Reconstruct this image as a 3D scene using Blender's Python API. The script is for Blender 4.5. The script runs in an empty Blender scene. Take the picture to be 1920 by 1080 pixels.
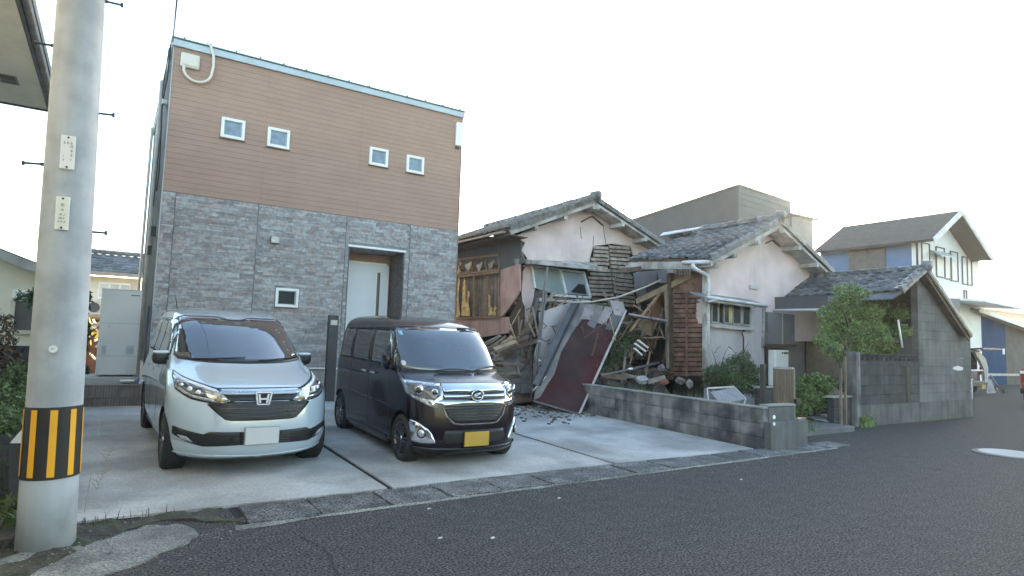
import bpy, bmesh, math, random
import numpy as np
from mathutils import Vector, Matrix, noise as mnoise
random.seed(7)
C = bpy.context.scene
COL = C.collection
R = math.radians
# ------------------------------------------------------------------ camera
FPX, YAW, PITCH, ROLL, CAMH = 1157.2, R(32.788), R(4.831), R(1.848), 1.5
fw = Vector((math.sin(YAW)*math.cos(PITCH), math.cos(YAW)*math.cos(PITCH), math.sin(PITCH)))
r0 = Vector((math.cos(YAW), -math.sin(YAW), 0)); u0 = r0.cross(fw)
RR = r0*math.cos(ROLL)+u0*math.sin(ROLL); UU = -r0*math.sin(ROLL)+u0*math.cos(ROLL)
cam = bpy.data.cameras.new('camera'); camo = bpy.data.objects.new('camera', cam); COL.objects.link(camo)
cam.sensor_width = 36; cam.lens = 36*FPX/1920; cam.clip_end = 3000; cam.clip_start = 0.05
camo.matrix_world = Matrix(((RR.x, UU.x, -fw.x, 0), (RR.y, UU.y, -fw.y, 0), (RR.z, UU.z, -fw.z, CAMH), (0, 0, 0, 1)))
C.camera = camo
# ------------------------------------------------------------------ sky, sun, exposure
SUN_AZ, SUN_EL = R(60.5), R(9.0)
W = bpy.data.worlds.new('World'); C.world = W; W.use_nodes = True
nt = W.node_tree; bg = nt.nodes['Background']
sky = nt.nodes.new('ShaderNodeTexSky'); sky.sky_type = 'NISHITA'; sky.sun_disc = False
sky.sun_elevation = SUN_EL; sky.sun_rotation = SUN_AZ; sky.air_density = 1.0; sky.dust_density = 1.0; sky.ozone_density = 1.0
nt.links.new(sky.outputs[0], bg.inputs[0]); bg.inputs[1].default_value = 0.15
sl = bpy.data.lights.new('sun', 'SUN'); sl.energy = 2.2; sl.angle = R(0.5); sl.color = (1, .9, .74)
so = bpy.data.objects.new('sun', sl); COL.objects.link(so)
sd = Vector((math.sin(SUN_AZ)*math.cos(SUN_EL), math.cos(SUN_AZ)*math.cos(SUN_EL), math.sin(SUN_EL)))
so.rotation_euler = sd.to_track_quat('Z', 'Y').to_euler(); so.location = (0, 0, 30)
C.view_settings.view_transform = 'Standard'; C.view_settings.look = 'None'
C.view_settings.exposure = 2.75; C.view_settings.gamma = 1; C.view_settings.use_curve_mapping = False

# ------------------------------------------------------------------ helpers
def on(px, py, ax, c):
    """point of a real plane (x, y or z = c) seen at a photo pixel"""
    d = fw+RR*((px-960)/FPX)-UU*((py-540)/FPX); i = 'XYZ'.index(ax)
    t = (c-(0, 0, CAMH)[i])/d[i]
    return Vector((0, 0, CAMH))+d*t
def onp(px, py, P, N):
    d = fw+RR*((px-960)/FPX)-UU*((py-540)/FPX); o = Vector((0, 0, CAMH))
    return o+d*((Vector(P)-o).dot(Vector(N))/d.dot(Vector(N)))

MATS = {}
def M(name, col, rough=.7, var=.25, scale=3., bump=.0, bscale=60., metal=0., rnd=0., coat=0., spec=.5, tint=None, tscale=None, detail=6, speck=0., sscale=150., emis=None, streak=0.):
    if name in MATS: return MATS[name]
    m = bpy.data.materials.new(name); m.use_nodes = True; t = m.node_tree; b = t.nodes['Principled BSDF']
    N = t.nodes.new; L = t.links.new
    geo = N('ShaderNodeNewGeometry'); oi = N('ShaderNodeObjectInfo')
    def noise_(s, det=6, vec=None):
        n = N('ShaderNodeTexNoise'); n.inputs['Scale'].default_value = s; n.inputs['Detail'].default_value = det
        L(vec if vec else geo.outputs['Position'], n.inputs['Vector']); return n.outputs['Fac']
    def mapr(x, a, bb, c=0., d=1.):
        n = N('ShaderNodeMapRange'); n.inputs[1].default_value = a; n.inputs[2].default_value = bb; n.inputs[3].default_value = c; n.inputs[4].default_value = d
        L(x, n.inputs[0]); return n.outputs[0]
    def math_(op, a, c):
        n = N('ShaderNodeMath'); n.operation = op
        for i, v in enumerate((a, c)):
            if isinstance(v, (int, float)): n.inputs[i].default_value = v
            else: L(v, n.inputs[i])
        return n.outputs[0]
    f = mapr(noise_(scale, detail), .3, .7, 1-var, 1+var)
    if streak:
        mp = N('ShaderNodeVectorMath'); mp.operation = 'MULTIPLY'; mp.inputs[1].default_value = (9, 9, .8); L(geo.outputs['Position'], mp.inputs[0])
        f = math_('MULTIPLY', f, mapr(noise_(1, 5, mp.outputs[0]), .35, .7, 1+streak*.4, 1-streak))
    if rnd:
        s = math_('ADD', geo.outputs['Random Per Island'], oi.outputs['Random']); s = math_('FRACT', s, 0)
        f = math_('MULTIPLY', f, mapr(s, 0, 1, 1-rnd, 1+rnd))
    if speck:
        f = math_('MULTIPLY', f, mapr(noise_(sscale, 2), .38, .68, 1-speck, 1+speck*1.3))
    mx = N('ShaderNodeMix'); mx.data_type = 'RGBA'
    mx.inputs[6].default_value = (*col, 1); mx.inputs[7].default_value = (*(tint or col), 1)
    if tint: L(mapr(noise_(tscale or scale*.6, 5), .42, .62), mx.inputs[0])
    else: mx.inputs[0].default_value = 0
    vm = N('ShaderNodeVectorMath'); vm.operation = 'SCALE'; L(mx.outputs[2], vm.inputs[0]); L(f, vm.inputs['Scale'])
    L(vm.outputs[0], b.inputs['Base Color'])
    b.inputs['Roughness'].default_value = rough
    if rough > .2: L(mapr(noise_(scale*2.3), .3, .7, max(rough-.1, .05), min(1, rough+.1)), b.inputs['Roughness'])
    b.inputs['Metallic'].default_value = metal; b.inputs['Specular IOR Level'].default_value = spec
    b.inputs['Coat Weight'].default_value = coat; b.inputs['Coat Roughness'].default_value = .04
    if bump:
        bp = N('ShaderNodeBump'); bp.inputs['Strength'].default_value = bump; bp.inputs['Distance'].default_value = .01
        L(noise_(bscale, 5), bp.inputs['Height']); L(bp.outputs[0], b.inputs['Normal'])
    MATS[name] = m; return m

def wloc(o):
    v = Vector((0, 0, 0))
    while o: v += o.location; o = o.parent
    return v
def tag(o, label=None, cat=None, group=None, kind=None):
    if label: o['label'] = label
    if cat: o['category'] = cat
    if group: o['group'] = group
    if kind: o['kind'] = kind
    return o
def thing(name, label, cat, loc=(0, 0, 0), group=None):
    o = bpy.data.objects.new(name, None); COL.objects.link(o); o.location = loc; o.empty_display_size = .2
    return tag(o, label, cat, group)
def link(name, me, parent=None, loc=None):
    o = bpy.data.objects.new(name, me); COL.objects.link(o)
    if parent: o.parent = parent
    if loc is not None: o.location = Vector(loc)-wloc(parent)
    return o
def mesh(name, V, F, mat, parent=None, smooth=False, kind=None, label=None):
    """one mesh object from world-space vertices, stored relative to its parent"""
    off = wloc(parent)
    if parent is None and V:
        off = Vector((sum(v[0] for v in V)/len(V), sum(v[1] for v in V)/len(V), min(v[2] for v in V)))
    me = bpy.data.meshes.new(name); me.from_pydata([tuple(Vector(v)-off) for v in V], [], F); me.update()
    if mat: me.materials.append(mat)
    if smooth: me.polygons.foreach_set('use_smooth', [True]*len(me.polygons))
    o = link(name, me, parent)
    if parent is None: o.location = off
    if kind: o['kind'] = kind
    if label: o['label'] = label
    return o
def frombm(name, bm, mat, parent=None, smooth=False):
    V = [v.co.copy() for v in bm.verts]; bm.verts.index_update()
    F = [[v.index for v in f.verts] for f in bm.faces]; bm.free()
    return mesh(name, V, F, mat, parent, smooth)
class MB:
    def __init__(s): s.V = []; s.F = []
    def add(s, V, F):
        n = len(s.V); s.V += [Vector(v) for v in V]; s.F += [[i+n for i in f] for f in F]; return s
    def box(s, a, b, rot=None, bev=0.):
        a = Vector(a); b = Vector(b); a, b = Vector(map(min, a, b)), Vector(map(max, a, b))
        if bev and min(b-a) > 2.2*bev: V, F = bevbox(b-a, bev); c = (a+b)/2; V = [c+v for v in V]
        else:
            V = [Vector((x, y, z)) for x in (a.x, b.x) for y in (a.y, b.y) for z in (a.z, b.z)]
            F = [[0, 1, 3, 2], [4, 6, 7, 5], [0, 4, 5, 1], [2, 3, 7, 6], [0, 2, 6, 4], [1, 5, 7, 3]]
        if rot: V = [rot @ v for v in V]
        return s.add(V, F)
    def beam(s, p, q, w, h, up=(0, 0, 1), bev=0.):
        p = Vector(p); q = Vector(q); d = q-p; l = d.length; d.normalize(); u = Vector(up)
        if abs(d.dot(u)) > .98: u = Vector((1, 0, 0))
        sd_ = d.cross(u).normalized(); u = sd_.cross(d).normalized()
        m = Matrix((( sd_.x, d.x, u.x, (p.x+q.x)/2), (sd_.y, d.y, u.y, (p.y+q.y)/2), (sd_.z, d.z, u.z, (p.z+q.z)/2), (0, 0, 0, 1)))
        return s.box((-w/2, -l/2, -h/2), (w/2, l/2, h/2), m, bev)
    def tube(s, pts, r, n=8, cap=True):
        pts = [Vector(p) for p in pts]; rs = r if isinstance(r, (list, tuple)) else [r]*len(pts); V = []; F = []
        d = (pts[1]-pts[0]).normalized(); a = d.orthogonal().normalized()
        for i, p in enumerate(pts):
            if i: d = ((pts[min(i+1, len(pts)-1)]-pts[i-1])).normalized()
            a = (a-d*a.dot(d)).normalized(); b = d.cross(a)
            for k in range(n):
                t = 2*math.pi*k/n; V.append(p+(a*math.cos(t)+b*math.sin(t))*rs[i])
        for i in range(len(pts)-1):
            for k in range(n):
                k2 = (k+1) % n; F.append([i*n+k, i*n+k2, (i+1)*n+k2, (i+1)*n+k])
        if cap: F.append(list(range(n))[::-1]); F.append([(len(pts)-1)*n+k for k in range(n)])
        return s.add(V, F)
    def cyl(s, p, q, r, n=16, r2=None): return s.tube([p, q], [r, r if r2 is None else r2], n)
    def out(s, name, mat, parent=None, smooth=False, kind=None, label=None):
        return mesh(name, s.V, s.F, mat, parent, smooth, kind, label)
def bevbox(d, b):
    x, y, z = d/2; V = []; 
    bm = bmesh.new(); bmesh.ops.create_cube(bm, size=1)
    for v in bm.verts: v.co = Vector((v.co.x*d.x, v.co.y*d.y, v.co.z*d.z))
    bmesh.ops.bevel(bm, geom=bm.edges[:], offset=b, segments=1, affect='EDGES')
    bm.verts.index_update(); V = [v.co.copy() for v in bm.verts]; F = [[v.index for v in f.verts] for f in bm.faces]; bm.free()
    return V, F
def box(name, a, b, mat, parent=None, bev=0., label=None): return MB().box(a, b, None, bev).out(name, mat, parent, label=label)
def beam(name, p, q, w, h, mat, parent=None, up=(0, 0, 1), bev=0.): return MB().beam(p, q, w, h, up, bev).out(name, mat, parent)
def tube(name, pts, r, mat, parent=None, n=8): return MB().tube(pts, r, n).out(name, mat, parent, True)
def slabV(P, nrm, th):
    """extrude planar (possibly concave) world polygon P by th along -nrm"""
    nrm = Vector(nrm).normalized(); n = len(P)
    bm = bmesh.new(); vs = [bm.verts.new(p) for p in P]; f = bm.faces.new(vs); f.normal_update()
    if f.normal.dot(nrm) < 0: f.normal_flip()
    bmesh.ops.triangulate(bm, faces=[f]); bm.verts.index_update(); bm.verts.ensure_lookup_table()
    T = [[v.index for v in g.verts] for g in bm.faces]; bm.free()
    V = [Vector(p) for p in P]+[Vector(p)-nrm*th for p in P]
    F = T+[[i+n for i in t][::-1] for t in T]+[[i, (i+1) % n, (i+1) % n+n, i+n] for i in range(n)]
    return V, F
def slab(name, P, nrm, th, mat, parent=None, label=None):
    V, F = slabV(P, nrm, th); return mesh(name, V, F, mat, parent, label=label)
def ragged(P, amp=.02, step=.12, seed=0):
    rnd = random.Random(seed); out = []
    for i, p in enumerate(P):
        q = P[(i+1) % len(P)]; n = max(1, int((q-p).length/step))
        for k in range(n):
            v = p.lerp(q, k/n)
            if k: v = v+Vector((rnd.uniform(-amp, amp), 0 if abs((q-p).y) < 1e-4 else rnd.uniform(-amp, amp), rnd.uniform(-amp, amp)))
            out.append(v)
    return out
def copyobj(o, parent):
    c = o.copy(); COL.objects.link(c); c.parent = parent; return c
def textmesh(s, size):
    cu = bpy.data.curves.new('t', 'FONT'); cu.body = s; cu.size = size; cu.align_x = 'CENTER'; cu.align_y = 'CENTER'
    o = bpy.data.objects.new('t', cu); COL.objects.link(o); dg = bpy.context.evaluated_depsgraph_get()
    me = o.evaluated_get(dg).to_mesh(); V = [v.co.copy() for v in me.vertices]; F = [list(p.vertices) for p in me.polygons]
    o.evaluated_get(dg).to_mesh_clear(); bpy.data.objects.remove(o); bpy.data.curves.remove(cu); return V, F

# ------------------------------------------------------------------ materials
asphalt = M('asphalt', (.064, .0625, .061), .92, .08, 4, 1., 110, speck=.75, sscale=58, tint=(.074, .072, .07), tscale=9, spec=.2)
concrete = M('driveway_concrete', (.425, .415, .39), .8, .14, 1.3, .2, 70, tint=(.265, .258, .24), tscale=1.0, speck=.12, sscale=45)
kerbm = M('kerb_concrete', (.14, .14, .138), .9, .35, 5, 1., 70, speck=.8, sscale=70, tint=(.085, .086, .085), rnd=.2)
patchm = M('rough_concrete', (.22, .22, .2), .9, .25, 2, .9, 80, speck=.4, sscale=70, tint=(.12, .12, .11), tscale=2.2)
soil = M('soil', (.05, .042, .033), .95, .4, 5, 1., 40, speck=.3, sscale=40, tint=(.04, .05, .025))
darkj = M('dark_joint', (.012, .012, .012), .9)
polem = M('pole_concrete', (.37, .4, .43), .75, .08, 4, .1, 60, tint=(.29, .315, .34), tscale=3.5, streak=.1)
blackm = M('black_paint', (.012, .012, .013), .5); yellowm = M('yellow_paint', (.72, .35, .01), .5, .1)
steel = M('galvanised_steel', (.35, .36, .37), .4, .15, metal=.7); darksteel = M('dark_steel', (.06, .06, .065), .5, .2, metal=.5)
whitep = M('white_paint', (.78, .79, .78), .5, .05); offw = M('offwhite_paint', (.6, .58, .52), .6, .12)
plank_m = M('brown_siding', (.36, .235, .178), .7, .05, 2.5, .25, 18, rnd=.02)
stone_m = M('grey_stone_siding', (.335, .338, .345), .8, .22, 16, .5, 70, rnd=.24, tint=(.3, .265, .255), tscale=6)
sidewall_m = M('pale_side_siding', (.42, .42, .41), .7, .12, 3, .2, 30)
glass = M('window_glass', (.035, .05, .065), .06, .3, 2, spec=.9); carglass = M('car_glass', (.024, .03, .038), .03, .2, 1, spec=1., coat=1.)  # car glass base lightened to suggest sky haze on the glass
tile_m = M('grey_roof_tile', (.115, .125, .14), .45, .3, 8, .25, 40, rnd=.38, tint=(.09, .09, .082))
tile_w = M('weathered_roof_tile', (.12, .12, .115), .65, .35, 7, .4, 40, rnd=.3, tint=(.1, .088, .065), tscale=2)
wood_w = M('weathered_white_timber', (.42, .41, .4), .75, .25, 5, .2, 50, tint=(.25, .23, .2))
plaster = M('pink_white_plaster', (.68, .545, .525), .85, .07, 2.2, .25, 60, tint=(.57, .45, .425), tscale=1.3, streak=.03)
pinkm = M('faded_pink_plaster', (.5, .32, .27), .85, .12, 3, .2, 60, tint=(.42, .26, .22), streak=.15)
greyfrz = M('grey_plaster', (.1, .098, .1), .85, .15, 3, .2, 50)
lath = M('old_lath_board', (.36, .30, .25), .8, .3, 8, .3, 60, rnd=.25, tint=(.27, .22, .18))
lathr = M('reddish_lath_board', (.215, .12, .085), .8, .25, 8, .3, 60, rnd=.2, tint=(.12, .07, .05))
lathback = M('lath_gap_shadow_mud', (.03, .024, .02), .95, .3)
timber = M('raw_timber', (.33, .21, .12), .75, .3, 6, .3, 40, rnd=.3, tint=(.2, .12, .07))
timberd = M('dark_timber', (.1, .065, .045), .8, .3, 6, .3, 40, rnd=.35)
maroon = M('maroon_tin', (.062, .017, .019), .75, .25, 2, .2, 30, spec=.15, tint=(.05, .03, .03), tscale=1.2)
tin = M('grey_tin', (.095, .09, .09), .5, .2, 3, .1, 30, rnd=.2, tint=(.15, .13, .12)); tinl = M('torn_backing_sheet', (.24, .21, .205), .6, .25, 4, .1, 30, rnd=.12)
block_m = M('concrete_block', (.215, .212, .2), .9, .28, 4, .6, 80, rnd=.17, tint=(.075, .078, .08), tscale=2.5, streak=.35)
dblock_m = M('dark_block', (.05, .05, .053), .9, .25, 3, .6, 80, rnd=.16, tint=(.05, .05, .052), tscale=1.3, streak=.25)
cap_m = M('wall_cap', (.24, .24, .225), .9, .25, 4, .4, 60)
moss = M('moss', (.05, .047, .02), .95, .4, 12, 1., 60)
alu = M('aluminium', (.55, .56, .58), .35, .08, metal=.6); bronze = M('bronze_aluminium', (.12, .09, .065), .45, .15, metal=.4)
leafy = M('leaf_light', (.145, .21, .07), .6, .3, 3, rnd=.45); leafd = M('leaf_dark', (.035, .062, .02), .6, .4, 3, rnd=.5)
leafm = M('leaf_mid', (.07, .11, .035), .6, .4, 3, rnd=.5); leafbr = M('leaf_brown', (.07, .045, .025), .7, .4, 3, rnd=.4)
bark = M('bark', (.12, .095, .07), .9, .3, 10, .5, 60)
beige = M('beige_stucco', (.6, .56, .46), .85, .08, 2, .3, 90); cream = M('cream_wall', (.66, .6, .48), .8, .06, 2)
plastic_w = M('cream_plastic', (.66, .62, .54), .4, .05); greyp = M('grey_enamel', (.44, .44, .43), .45, .06, 2)
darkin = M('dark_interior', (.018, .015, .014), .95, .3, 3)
rubber = M('tyre_rubber', (.018, .018, .019), .75, .15, 20); chrome = M('chrome', (.75, .77, .8), .1, .05, metal=1.)
blackpl = M('black_plastic', (.014, .014, .015), .45, .1)

# ================================================================== ground
GS = lambda y: max(0., .02*(min(y, 14)-5.78))
road = mesh('road', [(-400, -300, 0), (400, -300, 0), (400, 600, 0), (-400, 600, 0)], [[0, 1, 2, 3]], asphalt, kind='structure')
def sheet(name, pts, mat, kind='structure', th=.0, lift=.0):
    P = [Vector((x, y, GS(y)+lift)) for x, y in pts]; o = slab(name, P, (0, 0, 1), .12, mat); o['kind'] = kind; return o
xs = (-.42, 2.40, 5.33, 8.1)
drive = bpy.data.objects.new('driveway', None); COL.objects.link(drive); drive['kind'] = 'structure'
for i in range(3):
    P = []
    n = 9
    for k in range(n+1): P.append(Vector((xs[i]+.03+(xs[i+1]-xs[i]-.06)*k/n, 5.81+random.uniform(-.012, .012), .026)))
    P += [Vector((xs[i+1]-.03, 12.98, .17)), Vector((xs[i]+.03, 12.98, .17))]
    slab('concrete_slab', P, (0, 0, 1), .12, concrete, drive)
slab('joint_filler', [Vector((-.42, 5.81, .008)), Vector((8.1, 5.81, .008)), Vector((8.1, 12.97, .152)), Vector((-.42, 12.97, .152))], (0, 0, 1), .1, darkj, drive)
kerb = bpy.data.objects.new('kerb', None); COL.objects.link(kerb); kerb['kind'] = 'structure'
x = 1.0; rk = random.Random(3)
while x < 9.6:
    L = rk.uniform(.56, .63); y0 = 5.2+.02*x; dz = rk.uniform(0, .012)
    j0, j1 = rk.uniform(.007, .02), rk.uniform(.006, .016); a_ = rk.uniform(-.012, .012); z_ = .014+dz; yb_ = 5.775+rk.uniform(-.01, .006); xx_ = x; y0 += rk.uniform(-.012, .012)
    P_ = ragged([Vector((x+j0, y0, z_)), Vector((x+L-j1, y0+a_, z_)), Vector((x+L-j1-a_, yb_, z_+.004)), Vector((x+j0+a_, yb_, z_+.004))], .004, .09, int(x*50)); slab('kerb_block', P_, (0, 0, 1), .06, kerbm, kerb); x += L
slab('gutter_bed', [Vector((.95, 5.19, .004)), Vector((9.7, 5.37, .004)), Vector((9.7, 5.8, .004)), Vector((.95, 5.8, .004))], (0, 0, 1), .04, darkj, kerb)
# rough mortar strip along the kerb's road edge
V = []; F = []; n = 120
for k in range(n+1):
    X = .9+8.6*k/n; Y = 5.19+.02*X; w = .03+.03*mnoise.noise(Vector((X*3, 0, 0)))+.1*max(0, 1.5-X)
    V += [(X, Y-w, .004), (X, Y-.003, .018)]
for k in range(n): F.append([2*k, 2*k+2, 2*k+3, 2*k+1])
mesh('mortar_edge', V, F, patchm, kerb)
# pale broken concrete apron round the pole
pp = [on(x_, y_, 'Z', .012) for x_, y_ in ((-60, 1120), (-40, 1055), (60, 1032), (150, 1022), (210, 1008), (270, 985), (330, 982), (365, 992), (372, 1003), (340, 1022), (300, 1034), (265, 1054), (210, 1072), (170, 1090), (90, 1110), (20, 1130))]
o = slab('pavement', ragged(pp, .012, .06, 5), (0, 0, 1), .03, patchm); o['kind'] = 'structure'
pp = [Vector((-.95, 4.2, .008)), Vector((-.3, 4.75, .008)), on(200, 1003, 'Z', .008), on(300, 975, 'Z', .008), on(385, 978, 'Z', .008), Vector((1.0, 5.3, .008)), Vector((1.0, 5.79, .008)), Vector((-.42, 5.82, .008)), Vector((-2.6, 5.9, .008)), Vector((-4, 4, .008))]
o = slab('soil_strip', ragged(pp, .02, .1, 3), (0, 0, 1), .03, soil); o['kind'] = 'structure'
pp = [Vector((-.46, 5.4, .06)), Vector((-.46, 12.5, .1)), Vector((.55, 12.75, .1)), Vector((.55, 40, .1)), Vector((-14, 40, .1)), Vector((-14, 5.4, .06))]
o = slab('garden_ground', pp, (0, 0, 1), .12, soil); o['kind'] = 'structure'
pp = [Vector((8.25, 6.0, .12)), Vector((10.2, 6.35, .12)), Vector((10.4, 9, .16)), Vector((17, 9.2, .16)), Vector((17, 24, .16)), Vector((6.9, 24, .16)), Vector((6.9, 13, .16)), Vector((8.25, 13, .16))]
o = slab('yard_ground', pp, (0, 0, 1), .15, soil); o['kind'] = 'structure'
# crack in the asphalt
pts = [on(*p, 'Z', .003) for p in ((560, 1003), (585, 1016), (605, 1026), (618, 1040), (626, 1058), (634, 1080), (640, 1110))]
V = []; F = []
for p, q in zip(pts[:-1], pts[1:]):
    for t in (0, .33, .66):
        c = p.lerp(q, t)+Vector((random.uniform(-.01, .01), random.uniform(-.01, .01), 0)); V += [c+Vector((-.004, 0, 0)), c+Vector((.004, .002, 0))]
for k in range(len(V)//2-1): F.append([2*k, 2*k+1, 2*k+3, 2*k+2])
o = mesh('crack', V, F, darkj, road)
for pts_ in (((1180, 1010), (1260, 985), (1350, 978), (1440, 960), (1560, 955)), ((1500, 905), (1560, 915), (1640, 912), (1730, 925)), ((300, 1090), (420, 1060), (520, 1052), (585, 1020)), ((1090, 935), (1130, 950), (1180, 1010), (1200, 1080))):
    V = []; F = []; PP = [on(*p, 'Z', .003) for p in pts_]
    for p, q in zip(PP[:-1], PP[1:]):
        for t in np.linspace(0, .9, 7):
            c = p.lerp(q, t)+Vector((random.uniform(-.012, .012), random.uniform(-.012, .012), 0)); w_ = random.uniform(.0008, .003); V += [c+Vector((-w_, -w_, 0)), c+Vector((w_, w_, 0))]
    for k in range(len(V)//2-1): F.append([2*k, 2*k+1, 2*k+3, 2*k+2])
    mesh('crack', V, F, darkj, road)
# scattered stones
mb = MB(); rs = random.Random(11)
def pebble(mb, c, s):
    V = [Vector(c)+Vector((a*s*rs.uniform(.6, 1.2), b*s*rs.uniform(.6, 1.2), max(0, d)*s*rs.uniform(.5, .9)+.002)) for a, b, d in ((1, 0, .1), (0, 1, .1), (-1, 0, .1), (0, -1, .1), (0, 0, 1))]
    mb.add(V, [[0, 1, 4], [1, 2, 4], [2, 3, 4], [3, 0, 4]])
for k in range(1500):
    X = rs.uniform(-1, 9); pebble(mb, (X, 5.2+.02*X-abs(rs.gauss(0, .25)), 0), rs.uniform(.002, .008))
for k in range(2600):
    X = rs.uniform(-1, 16); pebble(mb, (X, rs.uniform(1.5, 5.2), 0), rs.uniform(.0015, .005))
for k in range(250): pebble(mb, (rs.gauss(.1, .4), rs.gauss(5.05, .2), .012), rs.uniform(.003, .012))
mb.out('gravel', M('gravel', (.2, .19, .18), .9, .3, rnd=.5), None, kind='stuff')
mb = MB()
for p in ((824, 1010), (923, 1010), (803, 955), (1048, 935), (1390, 900)):
    c = on(*p, 'Z', 0); pebble(mb, c, .018); pebble(mb, c+Vector((.02, .01, 0)), .012)
mb.out('paper_scraps', M('pale_scrap', (.6, .58, .52), .8, .2, rnd=.2), None, kind='stuff')
# manhole cover
c = on(1893, 852, 'Z', 0); mh = thing('manhole_cover', 'round pale steel manhole cover in the asphalt near the dark block wall', 'manhole cover', c)
MB().cyl(c, c+Vector((0, 0, .012)), .47, 40).out('rim', M('manhole_rim', (.12, .12, .12), .8), mh)
mb = MB().cyl(c+Vector((.03, 0, .012)), c+Vector((.03, 0, .02)), .4, 40); mb.out('lid', M('manhole_lid', (.4, .4, .39), .75, .15, spec=.1), mh)
# ================================================================== brown two-storey house
D = 13.0; XL, XR = .60, 6.79; ZB, ZT = 4.06, 7.0
hs = thing('modern_house', 'boxy two-storey house with brown boards above grey stone-look siding and a recessed white door', 'house', (3.7, 13, .15))
dx0, dx1, dz1 = 4.17, 5.44, 3.41; RY = 13.78
def hbox(n, a, b, m, bev=0., par=None, label=None): return box(n, a, b, m, par or hs, bev, label)
# core walls: pieces around the door recess
hbox('wall', (XL+.02, 13.03, .1), (dx0-.01, 19.5, ZT-.1), sidewall_m)
hbox('wall', (dx1+.01, 13.03, .1), (XR-.02, 19.5, ZT-.1), sidewall_m)
hbox('wall', (dx0-.01, 13.03, dz1+.01), (dx1+.01, 19.5, ZT-.1), sidewall_m)
hbox('recess_wall', (dx0-.01, RY+.02, .1), (dx1+.01, 19.5, dz1+.01), plank_m)
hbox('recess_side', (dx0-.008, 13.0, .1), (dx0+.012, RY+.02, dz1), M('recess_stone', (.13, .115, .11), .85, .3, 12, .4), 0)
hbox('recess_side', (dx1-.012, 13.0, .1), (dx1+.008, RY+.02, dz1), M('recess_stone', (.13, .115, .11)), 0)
hbox('recess_ceiling', (dx0+.012, 13.0, dz1-.02), (dx1-.012, RY+.02, dz1+.008), wood_w)
hbox('lintel_flashing', (dx0-.03, 12.965, dz1-.015), (dx1+.03, 13.0, dz1+.03), whitep, .004)
hbox('porch_floor', (dx0+.012, 12.9, .1), (dx1-.012, RY, .55), concrete)
# brown boards
ph = .105; z = ZB; rp = random.Random(2)
while z < ZT-.17:
    z2 = min(z+ph, ZT-.165); cuts = [XL+.012, 2.32, 4.30, XR-.012]
    for a, b in zip(cuts[:-1], cuts[1:]):
        t = rp.uniform(0, .0015); hbox('plank', (a+.0003, 13.0-t, z+.0012), (b-.0003, 13.035, z2-.0012), plank_m, .0022)
    z = z2
# stone siding
cells = []; z = .80; rw = random.Random(4); row = 0
holes = [(dx0-.012, dx1+.012, -1, dz1+.03), (2.70, 3.18, 2.0, 2.42)]
while z < ZB-.02:
    hgt = rw.choice((.034, .042, .05, .058, .066)); z2 = min(z+hgt, ZB-.012); x = XL+.012-rw.uniform(0, .3)
    while x < XR:
        w = rw.uniform(.07, .36); a, b = max(x, XL+.012), min(x+w, XR-.012)
        segs = [(a, b)]
        for (h0, h1, v0, v1) in holes:
            if z < v1 and z2 > v0:
                s2 = []
                for p, q in segs:
                    if q <= h0 or p >= h1: s2.append((p, q))
                    else:
                        if p < h0: s2.append((p, h0))
                        if q > h1: s2.append((h1, q))
                segs = s2
        for p, q in segs:
            for cx in (.83, 2.29, 4.08, 5.56):
                if p < cx < q: q = cx-.004 if cx-p > q-cx else q; p = p if cx-p > q-cx or q == cx-.004 else cx+.004
            if q-p > .02: cells.append((p, q, z, z2, rw.uniform(.002, .014)))
        x += w
    z = z2
cells.sort(key=lambda c: (c[1]-c[0])*(c[3]-c[2])/(1+.12*c[0])**1.0 * (1 if c[2] > 1.6 else .3), reverse=True)
mbS = MB()
hbox('siding_backing', (XL+.01, 12.998, .8), (dx0-.012, 13.03, ZB), M('siding_groove', (.24, .24, .245), .9))
hbox('siding_backing', (dx1+.012, 12.998, .8), (XR-.01, 13.03, ZB), M('siding_groove', (.24, .24, .245), .9))
hbox('siding_backing', (dx0-.012, 12.998, dz1+.03), (dx1+.012, 13.03, ZB), M('siding_groove', (.24, .24, .245), .9))
for i, (p, q, a, b, t) in enumerate(cells):
    lo = (p+.0012, 12.996-t, a+.0012); hi = (q-.0012, 13.0, b-.0012)
    if i < 300: MB().box(lo, hi, None, .003).out('stone', stone_m, hs)
    else: mbS.box(lo, hi)
mbS.out('stone_siding', stone_m, hs, kind='stuff')
for cx in (.83, 2.29, 4.08, 5.56):
    if cx > 5: hbox('control_joint', (cx-.003, 12.99, .8), (cx+.003, 13.0, dz1+.6), M('joint_grey', (.08, .08, .085), .8))
    else: hbox('control_joint', (cx-.003, 12.99, .8), (cx+.003, 13.0, ZB), M('joint_grey', (.08, .08, .085), .8))
hbox('corner_trim', (XL-.005, 12.985, .8), (XL+.012, 13.03, ZT-.17), sidewall_m); hbox('corner_trim', (XR-.012, 12.985, .8), (XR+.005, 13.03, ZT-.17), M('brown_trim', (.22, .14, .1), .6))
hbox('belt_trim', (XL+.012, 12.99, ZB-.01), (XR-.012, 13.03, ZB+.003), M('brown_trim', (.22, .14, .1), .6))
hbox('foundation', (XL+.03, 13.02, .05), (dx0-.02, 13.06, .78), concrete); hbox('foundation', (dx1+.02, 13.02, .05), (XR-.03, 13.06, .78), concrete)
hbox('drip_flashing', (XL-.005, 12.965, .775), (dx0-.013, 13.03, .803), whitep, .003); hbox('drip_flashing', (dx1+.013, 12.965, .775), (XR+.005, 13.03, .803), whitep, .003)
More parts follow.
